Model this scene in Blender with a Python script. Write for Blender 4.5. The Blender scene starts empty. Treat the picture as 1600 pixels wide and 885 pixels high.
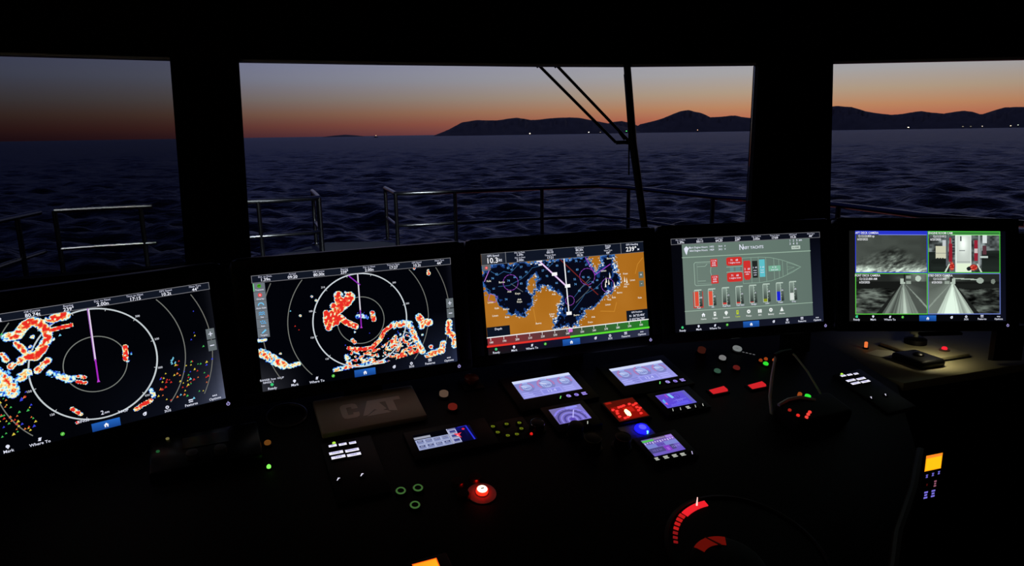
import bpy, bmesh, math, random
import numpy as np
from mathutils import Matrix, Vector

rnd = random.Random(7)
C = bpy.context.scene.collection

# ------------------------------------------------------------------ colour helpers
def s2l(c):
    c = c / 255.0
    return c / 12.92 if c <= 0.04045 else ((c + 0.055) / 1.055) ** 2.4
def L(r, g, b): return (s2l(r), s2l(g), s2l(b))

# ------------------------------------------------------------------ camera (eye at the origin, +Y ahead, Z up)
cam_d = bpy.data.cameras.new('camera'); cam = bpy.data.objects.new('camera', cam_d); C.objects.link(cam)
cam_d.sensor_width = 36.0; cam_d.lens = 36.0 * 1086.5 / 1600.0
cam_d.clip_start = 0.05; cam_d.clip_end = 200000
PITCH, ROLL = math.radians(12.117), math.radians(0.862)
cp, sp, cr, sr = math.cos(PITCH), math.sin(PITCH), math.cos(ROLL), math.sin(ROLL)
R0 = Matrix(((1, 0, 0), (0, sp, -cp), (0, cp, sp)))
Rr = Matrix(((cr, sr, 0), (-sr, cr, 0), (0, 0, 1)))
cam.matrix_world = (R0 @ Rr).to_4x4()
bpy.context.scene.camera = cam

# ------------------------------------------------------------------ sky: clear dusk, the sun gone down right of ahead
SUN_AZ = math.radians(26)
world = bpy.data.worlds.new('dusk_sky'); bpy.context.scene.world = world; world.use_nodes = True
nt = world.node_tree; nt.nodes.clear()
def N(t, **k):
    n = nt.nodes.new(t)
    for a, b in k.items(): setattr(n, a, b)
    return n
def lk(a, b): nt.links.new(a, b)
tc = N('ShaderNodeTexCoord'); sep = N('ShaderNodeSeparateXYZ'); lk(tc.outputs['Generated'], sep.inputs[0])
def mth(op, a, b=None):
    n = N('ShaderNodeMath', operation=op)
    for i, x in enumerate((a, b)):
        if x is None: continue
        if isinstance(x, (int, float)): n.inputs[i].default_value = x
        else: lk(x, n.inputs[i])
    return n.outputs[0]
elev = mth('ARCSINE', sep.outputs['Z'])
e01 = mth('DIVIDE', elev, math.radians(30))
ramp = N('ShaderNodeValToRGB'); lk(e01, ramp.inputs[0])
stops = [(0.0, (168, 92, 84)), (0.8, (196, 112, 84)), (1.7, (200, 142, 102)), (2.8, (188, 164, 138)), (4.2, (176, 173, 172)),
         (6.6, (166, 168, 188)), (10, (120, 128, 164)), (17, (84, 92, 140)), (30, (50, 58, 104))]
cr_ = ramp.color_ramp
while len(cr_.elements) < len(stops): cr_.elements.new(0.5)
for el, (d, c) in zip(cr_.elements, stops): el.position = d / 30.0
for el, (d, c) in zip(cr_.elements, stops): el.color = (*L(*c), 1)
cmb = N('ShaderNodeCombineXYZ'); lk(sep.outputs['X'], cmb.inputs[0]); lk(sep.outputs['Y'], cmb.inputs[1])
nrm = N('ShaderNodeVectorMath', operation='NORMALIZE'); lk(cmb.outputs[0], nrm.inputs[0])
dt = N('ShaderNodeVectorMath', operation='DOT_PRODUCT'); lk(nrm.outputs[0], dt.inputs[0])
dt.inputs[1].default_value = (math.sin(SUN_AZ), math.cos(SUN_AZ), 0)
ang = mth('ARCCOSINE', mth('MINIMUM', dt.outputs['Value'], 0.99999))
def clamp01(x): n_ = N('ShaderNodeClamp'); lk(x, n_.inputs[0]); return n_.outputs[0]
sig = mth('ADD', mth('MULTIPLY', clamp01(mth('DIVIDE', elev, math.radians(4.5))), 0.20), 0.48)     # the glow is narrower at the horizon
g = mth('EXPONENT', mth('MULTIPLY', mth('POWER', mth('DIVIDE', ang, sig), 2.0), -0.5))
base_ = mth('ADD', mth('MULTIPLY', clamp01(mth('DIVIDE', elev, math.radians(22))), 0.30), 0.025)
fac = mth('ADD', mth('MULTIPLY', g, mth('SUBTRACT', 1.0, base_)), base_)
mul = N('ShaderNodeVectorMath', operation='SCALE'); lk(ramp.outputs[0], mul.inputs[0]); lk(fac, mul.inputs['Scale'])
# away from the afterglow the sky turns from warm to violet
tint = N('ShaderNodeMix', data_type='RGBA'); lk(mth('POWER', g, 0.6), tint.inputs[0]); tint.inputs[6].default_value = (0.52, 0.70, 1.45, 1); tint.inputs[7].default_value = (1, 1, 1, 1)
tm = N('ShaderNodeVectorMath', operation='MULTIPLY'); lk(mul.outputs[0], tm.inputs[0]); lk(tint.outputs[2], tm.inputs[1])
bg = N('ShaderNodeBackground'); lk(tm.outputs[0], bg.inputs[0]); bg.inputs[1].default_value = 1.0
wo = N('ShaderNodeOutputWorld'); lk(bg.outputs[0], wo.inputs[0])

vs = bpy.context.scene.view_settings
vs.view_transform = 'Standard'; vs.look = 'None'; vs.gamma = 1.0; vs.exposure = 0.0; vs.use_curve_mapping = False

# unseen spots added outside the glass to put glints on the rails
def spot(name, loc, target, power, colr, size, rad):
    d = bpy.data.lights.new(name, 'SPOT'); o = bpy.data.objects.new(name, d); C.objects.link(o)
    o.location = loc; o.rotation_euler = (Vector(target) - Vector(loc)).to_track_quat('-Z', 'Y').to_euler()
    d.energy = power; d.color = colr; d.spot_size = size; d.shadow_soft_size = rad; d.spot_blend = 0.6
    return o
spot('added_rail_beam', (-3.2, 3.6, 0.63), (-3.65, 6.25, -0.65), 75, (0.95, 1.0, 0.95), math.radians(50), 0.03)
spot('added_rail_beam', (-0.6, 3.9, 0.63), (-2.1, 7.0, -0.75), 480, (0.88, 1.0, 0.97), math.radians(55), 0.03)
# point lamp, used for the added ceiling light on the grey lid
def point(name, loc, power, colr, rad):
    d = bpy.data.lights.new(name, 'POINT'); o = bpy.data.objects.new(name, d); C.objects.link(o)
    o.location = loc; d.energy = power; d.color = colr; d.shadow_soft_size = rad
    return o

# ------------------------------------------------------------------ materials
def new_mat(name):
    m = bpy.data.materials.new(name); m.use_nodes = True
    t = m.node_tree; b = t.nodes['Principled BSDF']
    return m, t, b
MATS = {}
def mat(name, rgb, rough=0.5, metal=0.0, spec=0.5, bump=0.0, scale=60.0, vary=0.0):
    if name in MATS: return MATS[name]
    m, t, b = new_mat(name)
    b.inputs['Base Color'].default_value = (*L(*rgb), 1); b.inputs['Roughness'].default_value = rough
    b.inputs['Metallic'].default_value = metal; b.inputs['Specular IOR Level'].default_value = spec
    if bump or vary:
        tcn = t.nodes.new('ShaderNodeTexCoord'); nz = t.nodes.new('ShaderNodeTexNoise'); nz.inputs['Scale'].default_value = scale
        nz.inputs['Detail'].default_value = 4; t.links.new(tcn.outputs['Object'], nz.inputs['Vector'])
        if bump:
            bp = t.nodes.new('ShaderNodeBump'); bp.inputs['Strength'].default_value = bump; bp.inputs['Distance'].default_value = 0.002
            t.links.new(nz.outputs['Fac'], bp.inputs['Height']); t.links.new(bp.outputs[0], b.inputs['Normal'])
        if vary:
            mx = t.nodes.new('ShaderNodeMix'); mx.data_type = 'RGBA'
            mx.inputs[6].default_value = (*[x * (1 - vary) for x in L(*rgb)], 1); mx.inputs[7].default_value = (*[x * (1 + vary) for x in L(*rgb)], 1)
            t.links.new(nz.outputs['Fac'], mx.inputs[0]); t.links.new(mx.outputs[2], b.inputs['Base Color'])
    MATS[name] = m; return m
def glow(name, rgb, strength=1.0):
    if name in MATS: return MATS[name]
    m = bpy.data.materials.new(name); m.use_nodes = True; t = m.node_tree; t.nodes.clear()
    e = t.nodes.new('ShaderNodeEmission'); e.inputs[0].default_value = (*L(*rgb), 1); e.inputs[1].default_value = strength
    o = t.nodes.new('ShaderNodeOutputMaterial'); t.links.new(e.outputs[0], o.inputs[0])
    MATS[name] = m; return m
def screen_mat():
    m = bpy.data.materials.new('lit_screen'); m.use_nodes = True; t = m.node_tree; t.nodes.clear()
    a = t.nodes.new('ShaderNodeAttribute'); a.attribute_name = 'Col'
    e = t.nodes.new('ShaderNodeEmission'); o = t.nodes.new('ShaderNodeOutputMaterial')
    t.links.new(a.outputs['Color'], e.inputs[0]); t.links.new(e.outputs[0], o.inputs[0]); return m
SCREEN = screen_mat()
def glass_mat(name, tint, refl=1.0):
    m = bpy.data.materials.new(name); m.use_nodes = True; t = m.node_tree; t.nodes.clear()
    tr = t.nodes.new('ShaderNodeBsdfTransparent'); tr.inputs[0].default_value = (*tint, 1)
    gl = t.nodes.new('ShaderNodeBsdfGlossy'); gl.inputs['Roughness'].default_value = 0.02
    fr = t.nodes.new('ShaderNodeFresnel'); fr.inputs[0].default_value = 1.4
    mx = t.nodes.new('ShaderNodeMixShader'); o = t.nodes.new('ShaderNodeOutputMaterial')
    t.links.new(fr.outputs[0], mx.inputs[0]); t.links.new(tr.outputs[0], mx.inputs[1]); t.links.new(gl.outputs[0], mx.inputs[2]); t.links.new(mx.outputs[0], o.inputs[0])
    return m
PLASTIC = mat('black_plastic', (5, 5, 6), 0.5, 0, 0.22, bump=0.05, scale=400)
RUBBER = mat('black_rubber', (8, 8, 8), 0.7, 0, 0.3)
GLOSSB = mat('gloss_black_panel', (4, 4, 5), 0.3, 0, 0.25)
LEATHER = mat('dark_console_leather', (11, 8, 7), 0.65, 0, 0.2, bump=0.3, scale=300)
WOOD = mat('dark_wood', (38, 22, 14), 0.5, 0, 0.4, vary=0.4, scale=12)
LINING = mat('cabin_lining', (16, 14, 14), 0.8, 0, 0.2, vary=0.1, scale=30)
CHROME = mat('chrome', (190, 190, 195), 0.12, 1.0)
TRIM = mat('satin_trim', (235, 235, 230), 0.35, 0.0, 0.5)
STEEL = mat('polished_rail_steel', (88, 88, 92), 0.24, 1.0)
GREYLID = mat('grey_display_lid', (180, 164, 146), 0.4, 0, 0.4)
WHITEP = mat('white_plastic', (200, 200, 195), 0.4)
OFFW = mat('offwhite_desk', (165, 158, 125), 0.5, vary=0.06, scale=8)
FRAMEM = mat('window_frame_paint', (235, 235, 235), 0.5)

# ------------------------------------------------------------------ mesh builder
class MB:
    def __init__(s): s.v = []; s.f = []
    def add(s, vs, fs, M=None):
        o = len(s.v)
        s.v += [tuple(M @ Vector(p)) if M else tuple(p) for p in vs]; s.f += [tuple(i + o for i in f) for f in fs]; return s
    def box(s, c, d, M=None):
        x, y, z = c; a, b, h = d[0] / 2, d[1] / 2, d[2] / 2
        vs = [(x + i * a, y + j * b, z + k * h) for k in (-1, 1) for j in (-1, 1) for i in (-1, 1)]
        return s.add(vs, [(0, 2, 3, 1), (4, 5, 7, 6), (0, 1, 5, 4), (2, 6, 7, 3), (0, 4, 6, 2), (1, 3, 7, 5)], M)
    def prism(s, poly, z0, z1, M=None):
        n = len(poly)
        area = sum(poly[i][0] * poly[(i + 1) % n][1] - poly[(i + 1) % n][0] * poly[i][1] for i in range(n))
        if area < 0: poly = poly[::-1]
        vs = [(x, y, z0) for x, y in poly] + [(x, y, z1) for x, y in poly]
        return s.add(vs, [tuple(range(n - 1, -1, -1)), tuple(range(n, 2 * n))] + [(i, (i + 1) % n, n + (i + 1) % n, n + i) for i in range(n)], M)
    def lathe(s, prof, n=20, M=None, c=(0, 0)):
        vs = []; fs = []
        for r, z in prof:
            for k in range(n):
                a = 2 * math.pi * k / n; vs.append((c[0] + r * math.cos(a), c[1] + r * math.sin(a), z))
        for i in range(len(prof) - 1):
            for k in range(n):
                k2 = (k + 1) % n; fs.append((i * n + k, i * n + k2, (i + 1) * n + k2, (i + 1) * n + k))
        fs.append(tuple(range(n - 1, -1, -1))); m = (len(prof) - 1) * n; fs.append(tuple(range(m, m + n)))
        return s.add(vs, fs, M)
    def tube(s, pts, r, n=10, M=None):
        pts = [Vector(p) for p in pts]; vs = []; fs = []
        up = None
        for i, p in enumerate(pts):
            t = (pts[min(i + 1, len(pts) - 1)] - pts[max(i - 1, 0)]).normalized()
            if up is None: up = Vector((0, 0, 1)) if abs(t.z) < 0.9 else Vector((1, 0, 0))
            a = t.cross(up).normalized(); b = a.cross(t).normalized(); up = b
            rr = r[i] if isinstance(r, (list, tuple)) else r
            for k in range(n):
                w = 2 * math.pi * k / n; vs.append(p + a * (rr * math.cos(w)) + b * (rr * math.sin(w)))
        for i in range(len(pts) - 1):
            for k in range(n):
                k2 = (k + 1) % n; fs.append((i * n + k, i * n + k2, (i + 1) * n + k2, (i + 1) * n + k))
        fs.append(tuple(range(n - 1, -1, -1))); m = (len(pts) - 1) * n; fs.append(tuple(range(m, m + n)))
        return s.add(vs, fs, M)
    def frame(s, x0, y0, x1, y1, w, z0, z1):
        s.box(((x0 + x1) / 2, y0 + w / 2, (z0 + z1) / 2), (x1 - x0, w, z1 - z0)); s.box(((x0 + x1) / 2, y1 - w / 2, (z0 + z1) / 2), (x1 - x0, w, z1 - z0))
        s.box((x0 + w / 2, (y0 + y1) / 2, (z0 + z1) / 2), (w, y1 - y0 - 2 * w, z1 - z0)); return s.box((x1 - w / 2, (y0 + y1) / 2, (z0 + z1) / 2), (w, y1 - y0 - 2 * w, z1 - z0))
    def build(s, name, m, parent=None, bevel=0.0, smooth=True, seg=2, label=None):
        me = bpy.data.meshes.new(name); me.from_pydata(s.v, [], s.f)
        bm = bmesh.new(); bm.from_mesh(me)
        bmesh.ops.recalc_face_normals(bm, faces=bm.faces)
        if bevel:
            ed = [e for e in bm.edges if len(e.link_faces) == 2 and e.calc_face_angle(0) > 0.6]
            bmesh.ops.bevel(bm, geom=ed, offset=bevel, segments=seg, affect='EDGES', profile=0.5, clamp_overlap=True)
        bm.to_mesh(me); bm.free()
        if smooth:
            me.shade_smooth(); me.set_sharp_from_angle(angle=0.6)
        me.materials.append(m)
        o = bpy.data.objects.new(name, me); C.objects.link(o)
        if parent: o.parent = parent
        if label: o['label'] = label
        return o

def tag(o, label, cat, group=None):
    o['label'] = label; o['category'] = cat
    if group: o['group'] = group
    return o
def struct(o): o['kind'] = 'structure'; return o
def thing(name, label, cat, M, group=None):
    o = bpy.data.objects.new(name, None); o.empty_display_size = 0.05; C.objects.link(o); o.matrix_world = M
    return tag(o, label, cat, group)
def dup(root, M, label=None):
    r = root.copy(); C.objects.link(r); r.matrix_world = M
    if label: r['label'] = label
    for ch in list(root.children):
        c = ch.copy(); C.objects.link(c); c.parent = r
        for gch in ch.children:
            d = gch.copy(); C.objects.link(d); d.parent = c
    return r
def frame_matrix(o, u, v, n):
    return Matrix(((u[0], v[0], n[0], o[0]), (u[1], v[1], n[1], o[1]), (u[2], v[2], n[2], o[2]), (0, 0, 0, 1)))

# ------------------------------------------------------------------ flat print for lit screens: coloured polygons in thin layers
_txt = {}
def text_mesh(st):
    if st in _txt: return _txt[st]
    cu = bpy.data.curves.new('t', 'FONT'); cu.body = st; cu.resolution_u = 2; cu.align_x = 'CENTER'; cu.align_y = 'CENTER'; cu.offset = 0.012
    ob = bpy.data.objects.new('t', cu); me = bpy.data.meshes.new_from_object(ob)
    r = ([(v.co.x, v.co.y) for v in me.vertices], [tuple(p.vertices) for p in me.polygons])
    bpy.data.objects.remove(ob); bpy.data.curves.remove(cu); bpy.data.meshes.remove(me)
    _txt[st] = r; return r
class Art:
    DZ = 1.2e-5
    def __init__(s, w, h, mw, mh):
        s.w, s.h, s.mw, s.mh = w, h, mw, mh; s.v = []; s.f = []; s.c = []; s.z = 0.0
    def _p(s, x, y): return ((x / s.w - 0.5) * s.mw, (0.5 - y / s.h) * s.mh, s.z)
    def up(s): s.z += s.DZ
    def poly(s, pts, col, up=True):
        if up: s.up()
        o = len(s.v); s.v += [s._p(*p) for p in pts]; s.f.append(tuple(range(o + len(pts) - 1, o - 1, -1))); s.c.append([L(*col)] * len(pts))
    def rect(s, x0, y0, x1, y1, col): s.poly([(x0, y0), (x1, y0), (x1, y1), (x0, y1)], col)
    def box(s, x0, y0, x1, y1, w, col): s.line([(x0, y0), (x1, y0), (x1, y1), (x0, y1), (x0, y0)], w, col)
    def grad(s, x0, y0, x1, y1, c00, c10, c11, c01, n=6):
        s.up(); a = [np.array(L(*c)) for c in (c00, c10, c11, c01)]
        def col(i, j):
            u, v = i / n, j / n
            return tuple((a[0] * (1 - u) + a[1] * u) * (1 - v) + (a[3] * (1 - u) + a[2] * u) * v)
        for i in range(n):
            for j in range(n):
                o = len(s.v); q = [(i, j), (i, j + 1), (i + 1, j + 1), (i + 1, j)]
                s.v += [s._p(x0 + (x1 - x0) * a_ / n, y0 + (y1 - y0) * b_ / n) for a_, b_ in q]
                s.f.append((o, o + 1, o + 2, o + 3)); s.c.append([col(*k) for k in q])
    def field(s, x0, y0, x1, y1, fn, nx=32, ny=18):
        s.up(); o = len(s.v)
        xs = [x0 + (x1 - x0) * i / nx for i in range(nx + 1)]; ys = [y0 + (y1 - y0) * j / ny for j in range(ny + 1)]
        s.v += [s._p(x, y) for y in ys for x in xs]; cl = [[L(*fn(x, y)) for x in xs] for y in ys]
        for j in range(ny):
            for i in range(nx):
                s.f.append(tuple(o + b * (nx + 1) + a for a, b in ((i, j), (i, j + 1), (i + 1, j + 1), (i + 1, j))))
                s.c.append([cl[j][i], cl[j + 1][i], cl[j + 1][i + 1], cl[j][i + 1]])
    def line(s, pts, w, col):
        s.up()
        for (x0, y0), (x1, y1) in zip(pts, pts[1:]):
            d = math.hypot(x1 - x0, y1 - y0) or 1e-6; e = w / 2 / d; nx, ny = -(y1 - y0) * e, (x1 - x0) * e; ex, ey = (x1 - x0) * e, (y1 - y0) * e
            s.poly([(x0 + nx - ex, y0 + ny - ey), (x1 + nx + ex, y1 + ny + ey), (x1 - nx + ex, y1 - ny + ey), (x0 - nx - ex, y0 - ny - ey)], col, False)
    def ring(s, cx, cy, r, w, col, clip=None, n=96, a0=0, a1=360, dash=0):
        s.up(); k = 0
        for i in range(n):
            t0, t1 = (math.radians(a0 + (a1 - a0) * (i + q) / n) for q in (0, 1))
            if dash and (i // dash) % 2: continue
            P = [(cx + q * math.cos(t), cy - q * math.sin(t)) for q, t in ((r - w / 2, t0), (r + w / 2, t0), (r + w / 2, t1), (r - w / 2, t1))]
            if clip and any(not (clip[0] <= x <= clip[2] and clip[1] <= y <= clip[3]) for x, y in P): continue
            s.poly(P, col, False)
    def disc(s, cx, cy, r, col, n=16, ry=None):
        s.poly([(cx + r * math.cos(2 * math.pi * k / n), cy + (ry or r) * math.sin(2 * math.pi * k / n)) for k in range(n)], col)
    def text(s, st, x, y, size, col, rot=0, sx=1.0):
        s.up(); vs, fs = text_mesh(st); o = len(s.v); c, q = math.cos(math.radians(rot)), math.sin(math.radians(rot))
        s.v += [s._p(x + size * sx * (a * c - b * q), y - size * (a * q + b * c)) for a, b in vs]
        cl = L(*col)
        for f in fs: s.f.append(tuple(i + o for i in f)); s.c.append([cl] * len(f))
    def raster(s, x0, y0, x1, y1, rgb, mask=None):
        s.up(); ny, nx = rgb.shape[:2]; dx, dy = (x1 - x0) / nx, (y1 - y0) / ny
        lin = np.where(rgb <= 10.31, rgb / 255 / 12.92, ((np.clip(rgb, 0, 255) / 255 + 0.055) / 1.055) ** 2.4)
        for j in range(ny):
            i = 0
            while i < nx:
                if mask is not None and not mask[j, i]: i += 1; continue
                k = i + 1; c0 = lin[j, i]
                while k < nx and (mask is None or mask[j, k]) and np.abs(lin[j, k] - c0).max() < 0.004: k += 1
                o = len(s.v); a, b, t, u = x0 + i * dx, x0 + k * dx, y0 + j * dy, y0 + (j + 1) * dy
                s.v += [s._p(a, t), s._p(a, u), s._p(b, u), s._p(b, t)]; s.f.append((o, o + 1, o + 2, o + 3)); s.c.append([tuple(c0)] * 4); i = k
    def build(s, name, parent, z=0.0, label=None):
        me = bpy.data.meshes.new(name); me.from_pydata([(x, y, q + z) for x, y, q in s.v], [], s.f)
        ca = me.color_attributes.new('Col', 'FLOAT_COLOR', 'CORNER')
        flat = np.ones((sum(len(c) for c in s.c), 4), dtype=np.float32)
        flat[:, :3] = np.array([q for c in s.c for q in c], dtype=np.float32)
        ca.data.foreach_set('color', flat.ravel()); me.materials.append(SCREEN)
        o = bpy.data.objects.new(name, me); C.objects.link(o); o.parent = parent
        if label: o['label'] = label
        return o

_rs = np.random.RandomState(3)
_lat = _rs.rand(256, 256)
def vnoise(x, y, sc, off=0):
    x = np.asarray(x) * sc + off * 17.3; y = np.asarray(y) * sc + off * 9.1
    xi = np.floor(x).astype(int); yi = np.floor(y).astype(int); fx = x - xi; fy = y - yi
    fx = fx * fx * (3 - 2 * fx); fy = fy * fy * (3 - 2 * fy)
    g_ = lambda a, b: _lat[b % 256, a % 256]
    return (g_(xi, yi) * (1 - fx) + g_(xi + 1, yi) * fx) * (1 - fy) + (g_(xi, yi + 1) * (1 - fx) + g_(xi + 1, yi + 1) * fx) * fy
def capsule(X, Y, pts):
    d = np.full(X.shape, 1e9)
    if len(pts) == 1: return np.hypot(X - pts[0][0], Y - pts[0][1])
    for (ax, ay), (bx, by) in zip(pts, pts[1:]):
        vx, vy = bx - ax, by - ay; t = np.clip(((X - ax) * vx + (Y - ay) * vy) / (vx * vx + vy * vy + 1e-9), 0, 1)
        d = np.minimum(d, np.hypot(X - ax - t * vx, Y - ay - t * vy))
    return d
def inside(X, Y, poly):
    r = np.zeros(X.shape, bool); n = len(poly)
    for i in range(n):
        (x1, y1), (x2, y2) = poly[i], poly[(i + 1) % n]
        c = (y1 > Y) != (y2 > Y); r ^= c & (X < (x2 - x1) * (Y - y1) / ((y2 - y1) or 1e-9) + x1)
    return r
def edge_dist(X, Y, poly): return capsule(X, Y, list(poly) + [poly[0]])

exec_order = []
# ================================================================== THE WHEELHOUSE
ZT, ZS, ZC, ZF = 0.35, -0.54, 0.66, -1.65       # window head, sill, ceiling, floor (above / below the eye)
TOP = [(-3.4, 2.06), (-2.014, 2.892), (-1.467, 3.153), (-1.211, 3.267), (-0.59, 3.475), (0.147, 3.685), (0.617, 3.776), (1.312, 3.815), (1.69, 3.785), (2.164, 3.755), (2.641, 3.725), (3.7, 3.66)]
BOT = [(-3.3, 1.95), (-1.95, 2.73), (-1.419, 2.98), (-1.17, 3.08), (-0.575, 3.29), (0.147, 3.50), (0.61, 3.59), (1.25, 3.63), (1.66, 3.60), (2.14, 3.57), (2.60, 3.54), (3.6, 3.48)]
def outn(i):
    a, b = Vector((*TOP[max(i - 1, 0)], 0)), Vector((*TOP[min(i + 1, len(TOP) - 1)], 0)); t = (b - a).normalized()
    return Vector((-t.y, t.x, 0))
def wp(i, z, out=0.0):
    k = (z - ZS) / (ZT - ZS); a, b = Vector((*BOT[i], 0)), Vector((*TOP[i], 0)); p = a + (b - a) * k + outn(i) * out
    return (p.x, p.y, z)
def wall_strip(name, i0, i1, z0, z1, o0, o1, m, bevel=0, parent=None):
    b = MB(); vs = []
    for i in range(i0, i1 + 1): vs += [wp(i, z0, o0), wp(i, z1, o0), wp(i, z1, o1), wp(i, z0, o1)]
    n = i1 - i0; fs = [(0, 1, 2, 3), tuple(4 * n + k for k in (3, 2, 1, 0))]
    for k in range(n):
        for q in range(4): fs.append((4 * k + q, 4 * k + (q + 1) % 4, 4 * (k + 1) + (q + 1) % 4, 4 * (k + 1) + q))
    return b.add(vs, fs).build(name, m, parent, bevel)
hd = struct(wall_strip('wall_front', 0, 11, ZT, ZC, 0.0, 0.07, LINING))
wall_strip('sill_wall', 0, 11, ZF, ZS, 0.0, 0.07, LINING, parent=hd)
wall_strip('pillar', 2, 3, ZS, ZT, -0.01, 0.07, LINING, parent=hd)
wall_strip('pillar', 7, 8, ZS, ZT, -0.01, 0.07, LINING, parent=hd)
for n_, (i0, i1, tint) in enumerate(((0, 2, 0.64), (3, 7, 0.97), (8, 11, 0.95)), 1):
    w = struct(wall_strip('window_%d' % n_, i0, i1, ZT - 0.012, ZT, 0.03, 0.09, FRAMEM))
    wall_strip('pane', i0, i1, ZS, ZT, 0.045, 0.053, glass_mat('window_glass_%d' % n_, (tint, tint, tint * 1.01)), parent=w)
b = MB(); poly = [wp(i, ZC)[:2] for i in range(12)] + [(3.7, -2.6), (-3.4, -2.6)]
struct(b.prism(poly, ZC, ZC + 0.05).build('ceiling', LINING))
b = MB(); poly = [wp(i, ZF)[:2] for i in range(12)] + [(3.7, -2.6), (-3.4, -2.6)]
struct(b.prism(poly, ZF - 0.05, ZF).build('floor', mat('dark_carpet', (18, 17, 18), 0.9, 0, 0.1, bump=0.4, scale=200)))
struct(MB().box((-3.43, -0.28, (ZC + ZF) / 2), (0.06, 4.75, ZC - ZF)).build('wall_left', LINING))
struct(MB().box((3.73, 0.5, (ZC + ZF) / 2), (0.06, 6.3, ZC - ZF)).build('wall_right', LINING))
struct(MB().box((0.15, -2.63, (ZC + ZF) / 2), (7.2, 0.06, ZC - ZF)).build('wall_back', LINING))
# roof with its brow added to carry the two floodlights that make rail glints
b = MB(); poly = [wp(i, ZC, 1.75)[:2] for i in range(12)] + [(3.9, -2.7), (-3.6, -2.7)]
struct(b.prism(poly, ZC + 0.06, ZC + 0.30).build('ceiling_roof', LINING))
for (x, y, z), (tx, ty, tz), lb_ in (((-3.2, 3.6, 0.63), (-3.65, 6.25, -0.65), 'left unseen floodlight added for rail glints under the roof brow, outside the left window'), ((-0.6, 3.9, 0.63), (-2.1, 7.0, -0.75), 'right unseen floodlight added for rail glints under the roof brow, outside the middle window')):
    d_ = Vector((tx - x, ty - y, tz - z)).normalized(); rot = d_.to_track_quat('-Z', 'Y').to_matrix().to_4x4()
    t = thing('added_rail_light', lb_, 'lamp', Matrix.Translation((x, y, z)))
    MB().lathe([(0.035, 0.012), (0.05, 0.02), (0.05, 0.07), (0.02, 0.09)], 16, M=rot).build('housing', PLASTIC, t); MB().tube([rot @ Vector((0, 0, 0.06)), (0, 0, ZC + 0.065 - z)], 0.008, 8).build('bracket', PLASTIC, t)
# unseen ceiling lamp added behind the camera to warm the grey lid
lamp = thing('added_dome_lamp', 'small warm dome lamp added unseen on the ceiling to light the grey lid', 'lamp', Matrix.Translation((-1.35, -0.6, ZC)))
MB().lathe([(0.06, 0), (0.06, -0.012), (0.045, -0.014)], 20).build('base', PLASTIC, lamp)
MB().lathe([(0.044, -0.014), (0.04, -0.03), (0.025, -0.042), (0.005, -0.046)], 20).build('lamp_shade', glow('added_lamp_glow', (255, 180, 110), 2.0), lamp)
point('added_dome_light', (-1.35, -0.6, ZC - 0.07), 3.8, (1.0, 0.78, 0.56), 0.04)

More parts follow.
